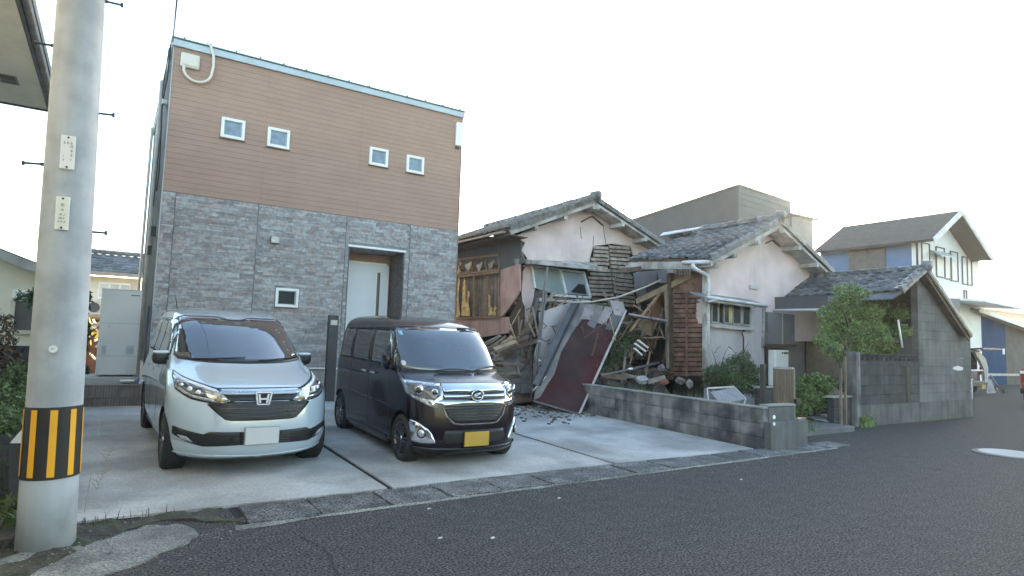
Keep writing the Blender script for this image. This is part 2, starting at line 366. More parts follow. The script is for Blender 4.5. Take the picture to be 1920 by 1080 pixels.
# roof edge
roofe = M('roof_edge_metal', (.42, .48, .5), .4, .08, metal=.3); roofd = M('roof_edge_dark', (.12, .2, .2), .4, .1, metal=.3)
hbox('roof_fascia', (XL-.03, 12.955, ZT-.165), (XR+.03, 19.55, ZT-.03), roofe, .005)
hbox('roof_panel', (XL-.045, 12.93, ZT-.027), (XR+.045, 19.6, ZT+.0), roofd, .003)
for k in range(14): hbox('roof_seam', (XL+.15+k*.455, 12.925, ZT), (XL+.18+k*.455, 19.6, ZT+.028), roofd)
# windows
def hwindow(cx, cz, w, h, y=13.0, fr=.055, dark=False):
    f = MB(); o_ = y-.045
    f.box((cx-w/2, o_, cz-h/2), (cx-w/2+fr, y+.01, cz+h/2), None, .004).box((cx+w/2-fr, o_, cz-h/2), (cx+w/2, y+.01, cz+h/2), None, .004)
    f.box((cx-w/2+fr, o_, cz-h/2), (cx+w/2-fr, y+.01, cz-h/2+fr), None, .004).box((cx-w/2+fr, o_, cz+h/2-fr), (cx+w/2-fr, y+.01, cz+h/2), None, .004)
    wn = f.out('window', whitep, hs)
    g = fr*.55; f2 = MB(); a0, a1, b0, b1 = cx-w/2+fr, cx+w/2-fr, cz-h/2+fr, cz+h/2-fr
    f2.box((a0, y-.028, b0), (a0+g*.5, y, b1)).box((a1-g, y-.028, b0), (a1, y, b1)).box((a0, y-.028, b0), (a1, y, b0+g*.6)).box((a0, y-.028, b1-g*.5), (a1, y, b1))
    f2.out('sash', M('grey_sash', (.3, .32, .34), .5), wn)
    box('pane', (a0, y-.016, b0), (a1, y-.006, b1), M('dark_pane', (.04, .05, .047), .5, .2, spec=.1) if dark else M('blue_pane', (.16, .22, .27), .12, .3, 6, spec=.8), wn)
    f3 = MB().box((cx-w/2-.018, y-.05, cz-h/2-.02), (cx+w/2+.018, y-.0, cz-h/2-.002)); f3.out('sill', M('brown_trim', (.22, .14, .1), .6), wn)
for px_, pz_ in ((1.72, 5.46), (2.58, 5.45), (4.72, 5.465), (5.60, 5.455)): hwindow(px_, pz_, .43, .4)
hwindow(2.94, 2.21, .45, .38, 13.0, .05, True)
# door
d1 = on(728, 500, 'Y', RY).x; dl = dx0+.05; dt = on(690, 492, 'Y', RY).z
fr = MB().box((dl, RY-.05, .55), (dl+.05, RY+.02, dt)).box((d1-.05, RY-.05, .55), (d1, RY+.02, dt)).box((dl, RY-.05, dt-.05), (d1, RY+.02, dt)).out('door_frame', whitep, hs)
dr = hbox('door', (dl+.05, RY-.03, .56), (d1-.05, RY+.01, dt-.05), M('door_white', (.66, .7, .74), .4, .04), .004)
sx = on(709, 520, 'Y', RY).x
box('door_slit', (sx-.035, RY-.04, .95), (sx+.035, RY-.028, dt-.22), M('slit_glass', (.03, .045, .05), .1, .2), dr)
box('door_slit_trim', (sx-.055, RY-.036, .93), (sx-.037, RY-.028, dt-.2), whitep, dr)
tube('handle', [(dl+.14, RY-.03, 1.35), (dl+.14, RY-.09, 1.37), (dl+.14, RY-.09, 1.68), (dl+.14, RY-.03, 1.7)], .012, steel, dr)
MB().cyl((dl+.14, RY-.05, 1.83), (dl+.14, RY-.03, 1.83), .022, 12).out('lock', steel, dr)
# electrical box with flexible conduit
eb = hbox('meter_box', (.73, 12.93, 6.46), (1.05, 13.0, 6.74), plastic_w, .02)
hbox('box_cover', (.76, 12.915, 6.5), (1.02, 12.931, 6.7), plastic_w, .006, eb)
pc = []
for k in range(17):
    t = math.pi*k/16; pc.append((1.03-.24*math.cos(t), 12.94, 6.44-.23*math.sin(t)+.02*k/16+(.0)))
pc = [(.79, 12.95, 6.5)]+pc+[(1.29, 12.94, 6.6), (1.28, 12.94, 6.8), (1.22, 12.94, 6.98), (1.16, 12.98, 7.05)]
tube('conduit', pc, .026, plastic_w, hs, 10)
# long lamp-like sensor box at the right corner, vent hood, cable
hbox('antenna_box', (6.60, 12.9, 6.1), (6.76, 12.99, 6.68), whitep, .02)
hbox('antenna_bracket', (6.62, 12.96, 6.04), (6.7, 13.0, 6.2), blackm)
vh = MB().box((2.55, 12.9, 3.29), (2.71, 13.0, 3.34), None, .004).box((2.55, 12.9, 3.3), (2.56, 13, 3.42)).box((2.7, 12.9, 3.3), (2.71, 13, 3.42)).box((2.55, 12.9, 3.4), (2.71, 13, 3.42)).box((2.56, 12.905, 3.33), (2.7, 12.915, 3.41)); vh.out('vent_hood', steel, hs)
# left side fittings
sy = XL-.0
for i in range(11): hbox('side_batten', (XL-.012, 13.05+i*.6, .8), (XL+.022, 13.058+i*.6, ZT-.17), M('side_seam', (.25, .25, .25), .7))
tube('downpipe', [(XL-.07, 15.2, ZT-.1), (XL-.07, 15.2, .2)], .035, M('downpipe_beige', (.45, .4, .34), .5), hs)
tube('downpipe', [(XL-.07, 19.0, ZT-.1), (XL-.07, 19.0, .2)], .035, M('downpipe_beige', (.45, .4, .34), .5), hs)
for yy, zz in ((14.1, 3.35), (14.9, 3.05), (15.9, 5.1)): hbox('side_vent', (XL-.09, yy, zz), (XL+.02, yy+.16, zz+.18), darksteel, .01)
tube('side_cable', [(XL-.04, 13.25, 6.95), (XL-.05, 13.4, 6.3), (XL-.09, 13.6, 5.9), (XL-.06, 13.75, 5.2), (XL-.04, 13.8, 4.6), (XL-.05, 13.9, 4.2)], .014, blackm, hs, 6)
tube('side_cable', [(XL-.06, 13.3, 6.9), (XL-.09, 13.8, 6.2), (XL-.05, 14.3, 5.7), (XL-.04, 15.1, 4.1)], .01, blackm, hs, 6)
hbox('side_bracket', (XL-.1, 13.5, 5.85), (XL, 13.62, 5.95), steel, .01)
# mailbox post left of the door (dark)
t = thing('mailbox_post', 'dark slim mailbox post standing left of the white front door', 'post', (3.83, 12.55, .15))
x0 = on(618, 590, 'Y', 12.5).x; x1 = on(636, 590, 'Y', 12.5).x; zt = on(627, 591, 'Y', 12.5).z
box('post', (x0, 12.5, .15), (x1, 12.62, zt), M('post_charcoal', (.035, .035, .04), .45), t, .006)
box('mail_slot', (x0+.02, 12.49, zt-.3), (x1-.02, 12.502, zt-.26), darksteel, t)
box('nameplate', (x0+.03, 12.492, zt-.2), (x1-.03, 12.502, zt-.1), steel, t)

# ================================================================== utility pole
base = Vector((-.27, 5.36, 0)); PA = on(87, 1018, 'Y', 5.36); PT = on(152, 10, 'Y', 5.36)
ax = (PT-Vector((base.x, base.y, 0))).normalized(); ax.y = 0; ax.normalize()
up_ = thing('utility_pole', 'concrete utility pole with black and yellow band at the left of the driveway', 'utility pole', base)
PL = 9.; rb = .172; rt = .172-.0067*PL
pa = lambda h: base+ax*(h/ax.z)
def pr(h): return .170-.0068*h
mb = MB(); mb.tube([pa(h) for h in np.linspace(-.05, 9, 20)], [pr(h) for h in np.linspace(-.05, 9, 20)], 40); mb.out('shaft', polem, up_, True)
hb0 = on(95, 900, 'Y', 5.2).z; hb1 = on(100, 764, 'Y', 5.2).z
mb = MB(); mb.tube([pa(hb0), pa(hb1)], [pr(hb0)+.003, pr(hb1)+.003], 48, False); band = mb.out('warning_band', blackm, up_, True)
for k in range(9):
    a0 = R(-90)+k*2*math.pi/9*1.0+.06; wd = .042/.17
    V = []; F = []
    for j in range(5):
        a = a0+wd*(j/4-.5)
        for h in (hb0+.018, hb1-.018): V.append(pa(h)+Vector((math.cos(a), math.sin(a), 0))*(pr(h)+.006))
    for j in range(4): F.append([2*j, 2*j+2, 2*j+3, 2*j+1])
    mesh('yellow_stripe', V, F, yellowm, band, True)
def plate(px0, py0, w, h, txt, m):
    c = on(px0, py0, 'Y', 5.2); hh = c.z; ang = math.atan2(-1, (c.x-pa(hh).x)/.17*1.2); ang = math.atan2(c.y-5.36, c.x-pa(hh).x)
    n = Vector((math.cos(ang), math.sin(ang), 0)); tdir = Vector((-n.y, n.x, 0)); ctr = pa(hh)+n*(pr(hh)+.012)
    m4 = Matrix(((tdir.x, ax.x, n.x, ctr.x), (tdir.y, ax.y, n.y, ctr.y), (tdir.z, ax.z, n.z, ctr.z), (0, 0, 0, 1)))
    pl = MB().box((-w/2, -h/2, -.006), (w/2, h/2, .004), m4, .002).out('number_plate', m, up_)
    V = []; F = []
    for s, x_, y_, sz in txt:
        tv, tf = textmesh(s, sz); n0 = len(V); V += [m4 @ Vector((v.x+x_, v.y+y_, .0055)) for v in tv]; F += [[i+n0 for i in f] for f in tf]
    mesh('plate_lettering', V, F, blackm, pl)
    mb = MB()
    for s in (-1, 1): mb.cyl(m4 @ Vector((0, s*(h/2-.014), .003)), m4 @ Vector((0, s*(h/2-.014), .008)), .007, 8)
    mb.out('screw', blackm, pl)
pw = M('plate_enamel', (.62, .63, .62), .45, .06)
plate(127, 286, .085, .235, [('2 0 6', 0, .065, .026), ('せ', .022, .04, .026), ('9', .022, .01, .026), ('5', .022, -.02, .026), ('1', .022, -.05, .026), ('1', -.022, -.03, .02), ('2', -.022, -.055, .02)], pw)
plate(117, 400, .08, .23, [('田', 0, .055, .022), ('中', 0, .02, .02), ('支 2', 0, -.01, .018), ('28 K', 0, -.035, .018), ('K K A', 0, -.06, .018)], M('plate_pale', (.6, .62, .56), .45, .06))
c = on(100, 654, 'Y', 5.2); MB().cyl(Vector((c.x, 5.205, c.z)), Vector((c.x, 5.18, c.z)), .032, 20).out('round_badge', steel, up_); tv, tf = textmesh('01', .02)
bd = MB().cyl(Vector((c.x, 5.181, c.z)), Vector((c.x, 5.176, c.z)), .024, 20).out('badge_face', pw, up_)
mesh('badge_lettering', [Vector((c.x+v.x, 5.174, c.z+v.y)) for v in tv], tf, blackm, bd)
for s_, ys in ((1, ((430, 207), (438, 0))), ):
    pass
for px0, py0, px1, py1 in ((180, 212, 214, 216), (196, 2, 230, 10), (164, 434, 200, 437), (166, 403, 170, 404), (82, 308, 42, 305), (102, 86, 66, 80)):
    p = on(px0, py0, 'Y', 5.36); q = on(px1, py1, 'Y', 5.36); a = pa(p.z)
    MB().tube([Vector((a.x, a.y, p.z)), p, q], .008, 8).cyl(q-(q-p).normalized()*.012, q+(q-p).normalized()*.004, .017, 10).cyl(p-(q-p).normalized()*.02, p+(q-p).normalized()*.02, .013, 8).out('step_bolt', darksteel, up_)
# wires to the brown house
t = thing('overhead_cable', 'thin dark drop cable coming down to the brown house left corner', 'cable', (.5, 13, 6.9))
a = on(336, -40, 'Y', 8); b = Vector((XL-.02, 13.1, 6.95)); tube('cable', [a, a.lerp(b, .5)-Vector((0, 0, .02)), b], .012, blackm, t, 6)
t = thing('overhead_wire', 'fine pale wire crossing the sky left of the brown house', 'wire', (.5, 18, 6))
a = on(272, -40, 'Y', 18); b = on(293, 360, 'Y', 22); tube('wire', [a, a.lerp(b, .5)-Vector((0, 0, .1)), b], .007, steel, t, 5)
# ================================================================== cars
def interp(tab, z):
    zs = [a for a, _ in tab]; vs = [b for _, b in tab]
    if z <= zs[0]: return vs[0]
    if z >= zs[-1]: return vs[-1]
    for i in range(len(zs)-1):
        if z <= zs[i+1]:
            h = zs[i+1]-zs[i]; t = (z-zs[i])/h; dl_ = [(vs[j+1]-vs[j])/(zs[j+1]-zs[j]) for j in range(len(zs)-1)]
            def mm(j):
                if j == 0: return dl_[0]
                if j == len(zs)-1: return dl_[-1]
                a, b = dl_[j-1], dl_[j]
                return 0 if a*b <= 0 else 2*a*b/(a+b)
            m0, m1 = mm(i)*h, mm(i+1)*h
            return (2*t**3-3*t*t+1)*vs[i]+(t**3-2*t*t+t)*m0+(-2*t**3+3*t*t)*vs[i+1]+(t**3-t*t)*m1
class Body:
    def __init__(s, f, w, r, lc, n=2.4, m=1.8, lr=.25, zt=1.71, z0=.18):
        s.f, s.w, s.r, s.lc, s.n, s.m, s.lr, s.zt, s.z0 = f, w, r, lc, n, m, lr, zt, z0; s.cache = {}
    def ring(s, z):
        """half outline from front centre round the side to rear centre"""
        z = round(z, 4)
        if z in s.cache: return s.cache[z]
        f, w, r, lc = interp(s.f, z), interp(s.w, z), interp(s.r, z), interp(s.lc, z); P = []
        lc = min(lc, (r-f)*.45); lr = min(s.lr, (r-f)*.45)
        for k in range(25):
            th = math.pi/2*k/24; P.append((w*math.sin(th)**(2/s.n), f+lc*(1-math.cos(th)**(2/s.m))))
        for k in range(1, 20): P.append((w, f+lc+(r-f-lc-lr)*k/20))
        for k in range(13):
            th = math.pi/2*(1-k/12); P.append((w*max(math.sin(th), 0)**(2/3.2), r-lr*(1-max(math.cos(th), 0)**(2/2.2))))
        L = [0]
        for a, b in zip(P[:-1], P[1:]): L.append(L[-1]+math.hypot(b[0]-a[0], b[1]-a[1]))
        s.cache[z] = (P, L); return P, L
    def S(s, a, z):
        """chart: arc length a from front centre (sign = side)"""
        P, L = s.ring(z); t = abs(a); sg = 1 if a >= 0 else -1
        x, y = np.interp(t, L, [p[0] for p in P]), np.interp(t, L, [p[1] for p in P])
        return Vector((sg*x, y, z))
    def X(s, x, z):
        """chart: front seen from ahead"""
        P, L = s.ring(z); w = P[24][0]; u = min(abs(x)/w, .9995)
        xs_ = [p[0] for p in P[:25]]; y = np.interp(u*w, xs_, [p[1] for p in P[:25]])
        return Vector((math.copysign(u*w, x), y, z))
    def Y(s, y, z, side=-1):
        P, L = s.ring(z); P2 = P[:45]+P[45:]
        ys = [p[1] for p in P]; return Vector((side*np.interp(y, ys, [p[0] for p in P]), y, z))
def patch(name, poly, fn, mat, parent, off=.003, step=.05, smooth=True, inset=.004, sub=None):
    bm = bmesh.new(); f = bm.faces.new([bm.verts.new((a, b, 0)) for a, b in poly]); bmesh.ops.triangulate(bm, faces=[f])
    x0, x1 = min(p[0] for p in poly), max(p[0] for p in poly); y0, y1 = min(p[1] for p in poly), max(p[1] for p in poly)
    for ax_, lo, hi in ((0, x0, x1), (1, y0, y1)):
        k = math.ceil(lo/step)*step
        while k < hi:
            if k > lo+1e-4:
                co = (k, 0, 0) if ax_ == 0 else (0, k, 0); no = (1, 0, 0) if ax_ == 0 else (0, 1, 0)
                bmesh.ops.bisect_plane(bm, geom=bm.verts[:]+bm.edges[:]+bm.faces[:], plane_co=co, plane_no=no, dist=1e-6)
            k += step
    bmesh.ops.remove_doubles(bm, verts=bm.verts, dist=1e-5)
    bnd = [e for e in bm.edges if len(e.link_faces) == 1]
    ret = bmesh.ops.extrude_edge_only(bm, edges=bnd); low = set(v for v in ret['geom'] if isinstance(v, bmesh.types.BMVert))
    e = .004
    for v in bm.verts:
        a, b = v.co.x, v.co.y; p = fn(a, b); du = fn(a+e, b)-fn(a-e, b); dv = fn(a, b+e)-fn(a, b-e); n = du.cross(dv)
        if n.length < 1e-12: n = Vector((0, -1, 0))
        n.normalize()
        c_ = p-Vector((0, cary, .8))
        if n.dot(c_) < 0: n = -n
        v.co = p+n*(off if v not in low else off-inset-max(0, off))
    bmesh.ops.recalc_face_normals(bm, faces=bm.faces[:])
    return frombm(name, bm, mat, parent, smooth)
cary = 2.0
def body_mesh(B, zs, mat, parent, arches, archr, hw, name='body'):
    nP = len(B.ring(zs[0])[0]); V = []; F = []; m = 2*nP-2
    for z in zs:
        P, _ = B.ring(z)
        for p in P: V.append(Vector((p[0], p[1], z)))
        for p in P[-2:0:-1]: V.append(Vector((-p[0], p[1], z)))
    for i in range(len(zs)-1):
        for k in range(m):
            k2 = (k+1) % m; F.append([i*m+k, i*m+k2, (i+1)*m+k2, (i+1)*m+k])
    F.append(list(range(m))[::-1]); F.append([(len(zs)-1)*m+k for k in range(m)])
    me = bpy.data.meshes.new(name); me.from_pydata([tuple(v) for v in V], [], F); me.update(); me.materials.append(mat)
    o = bpy.data.objects.new(name, me); COL.objects.link(o)
    cut = MB()
    for (yy, zz) in arches:
        for s in (-1, 1): cut.cyl((s*(hw-.26), yy, zz), (s*(hw+.1), yy, zz), archr, 40)
    cm = bpy.data.meshes.new('c'); cm.from_pydata([tuple(v) for v in cut.V], [], cut.F); cm.materials.append(blackpl); co = bpy.data.objects.new('c', cm); COL.objects.link(co)
    bm_ = bmesh.new(); bm_.from_mesh(cm); bmesh.ops.recalc_face_normals(bm_, faces=bm_.faces[:]); bm_.to_mesh(cm); bm_.free()
    bm_ = bmesh.new(); bm_.from_mesh(me); bmesh.ops.recalc_face_normals(bm_, faces=bm_.faces[:]); bm_.to_mesh(me); bm_.free()
    md = o.modifiers.new('b', 'BOOLEAN'); md.operation = 'DIFFERENCE'; md.object = co; md.solver = 'EXACT'; md.material_mode = 'TRANSFER'
    dg = bpy.context.evaluated_depsgraph_get(); me2 = bpy.data.meshes.new_from_object(o.evaluated_get(dg))
    o.modifiers.clear(); o.data = me2; bpy.data.objects.remove(co)
    me2.polygons.foreach_set('use_smooth', [True]*len(me2.polygons))
    if hasattr(me2, 'set_sharp_from_angle'): me2.set_sharp_from_angle(angle=R(35))
    o.parent = parent; return o
def wheel(parent, c, r, w, side, style, rimm):
    """side = +1/-1 outward x direction"""
    c = Vector(c); t = thing('wheel', None, None, None or (0, 0, 0)); t.parent = parent; t.location = c
    def lathe(prof, n=36):
        V = []; F = []
        for (a, rad) in prof:
            for k in range(n):
                th = 2*math.pi*k/n; V.append(Vector((side*a, rad*math.cos(th), rad*math.sin(th))))
        for i in range(len(prof)-1):
            for k in range(n): F.append([i*n+k, i*n+(k+1) % n, (i+1)*n+(k+1) % n, (i+1)*n+k])
        return V, F
    rr = r*.70
    def put(name, V, F, mat, smooth=True): 
        me = bpy.data.meshes.new(name); me.from_pydata([tuple(v) for v in V], [], F); me.materials.append(mat)
        me.polygons.foreach_set('use_smooth', [smooth]*len(me.polygons)); o = bpy.data.objects.new(name, me); COL.objects.link(o); o.parent = t; return o
    V, F = lathe([(-w, rr), (-w, r*.93), (-w*.9, r), (-.1*w, r), (.02, r*.985), (.04, r*.9), (.045, r*.8), (.03, rr), (-.02, rr*.97), (-w, rr*.97)]); put('tyre', V, F, rubber)
    V, F = lathe([(.032, rr), (.036, rr*.97), (.02, rr*.93), (-.1, rr*.9)]); put('rim_edge', V, F, rimm)
    V, F = lathe([(-.08, rr*.93), (-.08, .01)]); put('brake_backing', V, F, blackpl)
    mb = MB(); n = style
    for k in range(n):
        a = 2*math.pi*k/n
        for s in (-1, 1):
            a1 = a+s*.42/(n/5)/2; p = Vector((side*.012, .05*math.cos(a+s*.25), .05*math.sin(a+s*.25))); q = Vector((side*.022, rr*.95*math.cos(a1), rr*.95*math.sin(a1)))
            mb.beam(p, q, .02 if n > 5 else .026, .03, (side, 0, 0))
    mb.cyl((side*-.03, 0, 0), (side*.022, 0, 0), .062, 20); put('rim', mb.V, mb.F, rimm, False)
    mb = MB().cyl((side*.02, 0, 0), (side*.03, 0, 0), .032, 16); put('hub_cap', mb.V, mb.F, chrome)
    return t
def mirror_car(fn, parent): fn(1); fn(-1)
def loc_box(name, a, b, mat, parent, bev=.0, rot=None): return MB().box(a, b, rot, bev).out(name, mat, parent)
def ell(name, c, rx, ry, rz, mat, parent, n=14, fr=None):
    c = Vector(c); V = []; F = []
    for i in range(n+1):
        for k in range(n*2):
            th = math.pi*i/n; ph_ = math.pi*k/n
            sg = lambda q, e: math.copysign(abs(q)**e, q)
            V.append(c+Vector((rx*sg(math.sin(th), .7)*sg(math.cos(ph_), .7), ry*sg(math.sin(th), .7)*sg(math.sin(ph_), .7), rz*sg(math.cos(th), .7))))
    m = n*2
    for i in range(n):
        for k in range(m): F.append([i*m+k, i*m+(k+1) % m, (i+1)*m+(k+1) % m, (i+1)*m+k])
    return mesh(name, V, F, mat, parent, True)

# ---- pale blue-silver minivan
def minivan():
    global cary; cary = 2.1
    paint = M('silver_blue_paint', (.47, .56, .63), .19, .0, 3, metal=.2, coat=1.); 
    T = thing('minivan', 'pale silver-blue minivan parked nose-out beside the utility pole', 'minivan')
    B = Body([(.18, .17), (.22, .09), (.3, .035), (.42, 0), (.6, .01), (.72, .03), (.8, .05), (.86, .09), (.9, .15), (.94, .27), (.98, .42), (1.03, .62), (1.08, .82), (1.12, .93), (1.2, 1.08), (1.35, 1.36), (1.5, 1.66), (1.6, 1.92), (1.65, 2.15), (1.685, 2.5), (1.705, 2.9), (1.71, 3.1)],
             [(.18, .78), (.25, .815), (.35, .838), (.55, .8475), (.8, .845), (.95, .815), (1.05, .79), (1.2, .755), (1.35, .72), (1.5, .69), (1.6, .66), (1.65, .62), (1.68, .56), (1.7, .42), (1.71, .28)],
             [(.18, 4.15), (.3, 4.24), (.5, 4.265), (.9, 4.25), (1.1, 4.2), (1.5, 4.05), (1.65, 3.95), (1.69, 3.85), (1.71, 3.6)],
             [(.18, .6), (.5, .66), (.8, .66), (.95, .7), (1.1, .6), (1.5, .42), (1.65, .36), (1.71, .3)], 2.35, 1.75, .28, 1.71)
    zs = [.18, .2, .22, .26, .3, .36, .42, .5, .6, .68, .74, .8, .84, .87, .89, .91, .93, .95, .97, 1.0, 1.03, 1.06, 1.09, 1.12, 1.16, 1.2, 1.27, 1.35, 1.43, 1.5, 1.55, 1.6, 1.63, 1.65, 1.67, 1.685, 1.695, 1.702, 1.707, 1.71]
    body = body_mesh(B, zs, paint, T, [(.80, .31), (3.54, .31)], .355, .8475)
    # windscreen with black surround and dipped header
    def sym(P): return P+[(-a, b) for a, b in P[::-1] if abs(a) > 1e-6]
    wsO = sym([(0, 1.095), (.45, 1.10), (.86, 1.125), (.93, 1.16), (.80, 1.40), (.715, 1.60), (.60, 1.618), (.18, 1.618), (.08, 1.588), (0, 1.585)])
    zf_ = lambda P: [(a*(.94+.06*min(1, max(0, (b-1.1)/.5))), b) for a, b in P]; wsO = zf_(wsO)
    patch('windscreen_seal', wsO, B.S, blackpl, T, .002, .06)
    wsI = sym([(0, 1.125), (.45, 1.13), (.83, 1.15), (.885, 1.175), (.765, 1.40), (.68, 1.585), (.3, 1.59), (.19, 1.59), (.1, 1.562), (0, 1.56)])
    wsI = zf_(wsI); ws = patch('windscreen', wsI, B.S, carglass, T, .006, .06)
    for s in (-1, 1): patch('header_tint', [(s*.2, 1.589), (s*.66, 1.584), (s*.72, 1.50), (s*.6, 1.54), (s*.42, 1.562)], B.S, M('header_tint', (.09, .05, .04), .2, .1), ws, .008, .06)
    # wipers
    for x0_, x1_ in ((-.62, -.02), (.12, .72)):
        tube('wiper', [B.S(x0_+(x1_-x0_)*k/6, 1.118+.03*(k/6)+.008*abs(x0_+(x1_-x0_)*k/6))+Vector((0, -.02, .012)) for k in range(7)], .009, blackpl, T, 6)
    # side glass
    for s in (-1, 1):
        fy = lambda y, z, s=s: B.Y(y, z, s)
        patch('side_window_seal', [(1.42, 1.10), (4.0, 1.12), (3.86, 1.50), (3.5, 1.585), (2.1, 1.59), (1.9, 1.56)], fy, blackpl, T, .002, .12)
        patch('quarter_window', [(1.40, 1.10), (1.66, 1.105), (1.80, 1.45)], fy, carglass, T, .004, .1)
        patch('front_window', [(1.74, 1.13), (2.5, 1.13), (2.5, 1.56), (2.1, 1.56), (1.95, 1.53)], fy, carglass, T, .006, .1)
        patch('rear_window', [(2.58, 1.13), (3.25, 1.14), (3.25, 1.56), (2.58, 1.56)], fy, carglass, T, .006, .1)
        patch('rear_window', [(3.32, 1.14), (3.9, 1.15), (3.78, 1.5), (3.5, 1.55), (3.32, 1.56)], fy, carglass, T, .006, .1)
        for yy in (1.62, 2.54, 3.28):
            patch('door_gap', [(yy, .30), (yy+.008, .30), (yy+.008, 1.1), (yy, 1.1)], fy, darkj, T, .002, .15)
        patch('sill_trim', [(1.2, .2), (3.1, .2), (3.1, .25), (1.2, .25)], fy, blackpl, T, .006, .2)
        for yy in (2.3, 3.0):
            p = B.Y(yy, .98, s); loc_box('door_handle', (p.x-.02, yy-.09, .965), (p.x+s*.035, yy+.09, .995), paint, T, .01)
        # mirror
        p = B.Y(1.62, 1.12, s)
        mi = ell('mirror', (p.x+s*.06, 1.56, 1.12), .095, .06, .08, blackpl, T)
        ell('mirror_cap', (p.x+s*.06, 1.55, 1.18), .09, .05, .022, paint, mi)
        loc_box('mirror_arm', (p.x-s*.03, 1.62, 1.05), (p.x+s*.07, 1.68, 1.1), blackpl, mi)
        # headlight
        K_ = .955
        H = [(s*.33, .775), (s*.40, .755), (s*.50, .765), (s*.74, .80), (s*.98, .875), (s*1.03, .965), (s*.99, 1.0), (s*.84, .955), (s*.60, .905), (s*.45, .87)]
        H = [(a*K_, b) for a, b in H]
        patch('headlight_surround', [(a*1.0+s*d[0], b+d[1]) for (a, b), d in zip(H, ((-.05, .0), (0, -.018), (.0, -.018), (.01, -.018), (.02, -.01), (.025, 0), (.01, .02), (-.01, .018), (-.01, .018), (-.02, .018)))], B.S, blackpl, T, .003, .04)
        hl = patch('headlight', H, B.S, M('lamp_reflector', (.42, .45, .48), .12, .5, 18, metal=.7, coat=1.), T, .008, .04)
        patch('lamp_inner', [(s*K_*a_, b_) for a_, b_ in ((.55, .80), (.74, .825), (.95, .895), (.96, .95), (.82, .925), (.60, .88))], B.S, M('lamp_dark', (.06, .065, .07), .08, .5, 20, coat=1.), hl, .011, .04)
        for a, z_, rr_ in ((.63, .845, .034), (.73, .868, .036), (.84, .90, .03)):
            p = B.S(s*a, z_); q = B.S(s*a+s*.01, z_); n = Vector((q.y-p.y, -(q.x-p.x), 0))*s; n.normalize(); n = -n if n.y > 0 else n
            MB().cyl(p+n*.004, p+n*.018, rr_, 18, rr_*.8).out('lamp_lens', M('lamp_lens', (.7, .74, .78), .05, .1, metal=.5), hl, True)
        patch('drl_strip', [(s*K_*a_, b_) for a_, b_ in ((.46, .872), (.60, .908), (.84, .957), (.985, 1.0), (1.0, .985), (.85, .938), (.61, .892), (.47, .86))], B.S, M('drl_white', (.8, .83, .86), .2, .02), hl, .013, .04)
        patch('turn_signal', [(s*.36, .775), (s*.42, .765), (s*.47, .79), (s*.42, .81)], B.S, M('amber_lens', (.4, .26, .1), .15, .1), hl, .012, .04)
        patch('turn_signal', [(s*.90, .885), (s*.965, .91), (s*.975, .955), (s*.91, .93)], B.S, M('amber_dark', (.2, .12, .08), .15, .1), hl, .014, .04)
        # lower intake side pods
        patch('fog_recess', [(s*.20, .345), (s*.20, .475), (s*.50, .478), (s*.56, .452), (s*.93, .51), (s*.95, .50), (s*.95, .43), (s*.70, .365), (s*.56, .33)], B.S, blackpl, T, .003, .05)
        patch('fog_trim', [(s*.66, .37), (s*.80, .395), (s*.86, .43), (s*.74, .42)], B.S, M('fog_trim', (.3, .31, .33), .3), T, .008, .05)
        patch('bumper_crease', [(s*.52, .33), (s*.95, .385), (s*.95, .395), (s*.52, .345)], B.S, M('crease_shadow_line', (.2, .22, .24), .4), T, .002, .05)
        wheel(T, (s*(.8475-.05), .80, .31), .31, .18, s, 5, M('dark_alloy', (.12, .12, .13), .35, .1, metal=.6)); wheel(T, (s*(.8475-.05), 3.54, .31), .31, .18, s, 5, M('dark_alloy', (.12, .12, .13)))
    # bonnet edge gap, grille
    patch('bonnet_gap', sym([(0, .893), (.30, .892), (.52, .886), (.52, .893), (.30, .899), (0, .900)]), B.S, darkj, T, .002, .05)
    patch('grille_band', sym([(0, .835), (.34, .835), (.36, .80), (.33, .775), (0, .775)]), B.S, blackpl, T, .003, .05)
    patch('grille_chrome', sym([(0, .862), (.42, .868), (.40, .838), (0, .835)]), B.S, M('satin_silver', (.42, .46, .5), .25, .03, metal=.6), T, .012, .05)
    gr = patch('grille', sym([(0, .772), (.50, .765), (.54, .74), (.36, .595), (.30, .585), (0, .583)]), B.S, blackpl, T, .004, .05)
    for z_, hw_ in ((.735, .46), (.695, .43), (.655, .38), (.618, .33)):
        patch('grille_bar', sym([(0, z_), (hw_, z_+.004), (hw_-.01, z_+.016), (0, z_+.012)]), B.S, M('grille_bar', (.04, .042, .045), .35), gr, .010, .05)
    patch('lower_grille', [(-.2, .345), (.2, .345), (.2, .475), (-.2, .475)], B.S, blackpl, T, .002, .05)
    for z_ in (.36, .385, .41, .435): patch('lower_bar', [(-.3, z_), (.3, z_), (.3, z_+.006), (-.3, z_+.006)], B.S, M('grille_bar', (.04, .042, .045)), T, .006, .05)
    # emblem: rounded frame with an H
    y0 = B.X(0, .8).y
    fr_ = MB(); yy = y0-.03
    fr_.box((-.082, yy, .855), (.082, yy+.015, .868), None, .004).box((-.06, yy, .735), (.06, yy+.015, .748), None, .004)
    fr_.beam((-.078, yy+.007, .86), (-.056, yy+.007, .742), .015, .015).beam((.078, yy+.007, .86), (.056, yy+.007, .742), .015, .015)
    fr_.beam((-.046, yy+.007, .848), (-.034, yy+.007, .756), .017, .018).beam((.046, yy+.007, .848), (.034, yy+.007, .756), .017, .018).box((-.036, yy, .79), (.036, yy+.012, .806))
    em = fr_.out('emblem', M('bright_badge', (.75, .77, .8), .3, .02, metal=.25), T); MB().box((-.075, yy+.016, .74), (.075, yy+.03, .862)).out('emblem_backing', blackpl, em)
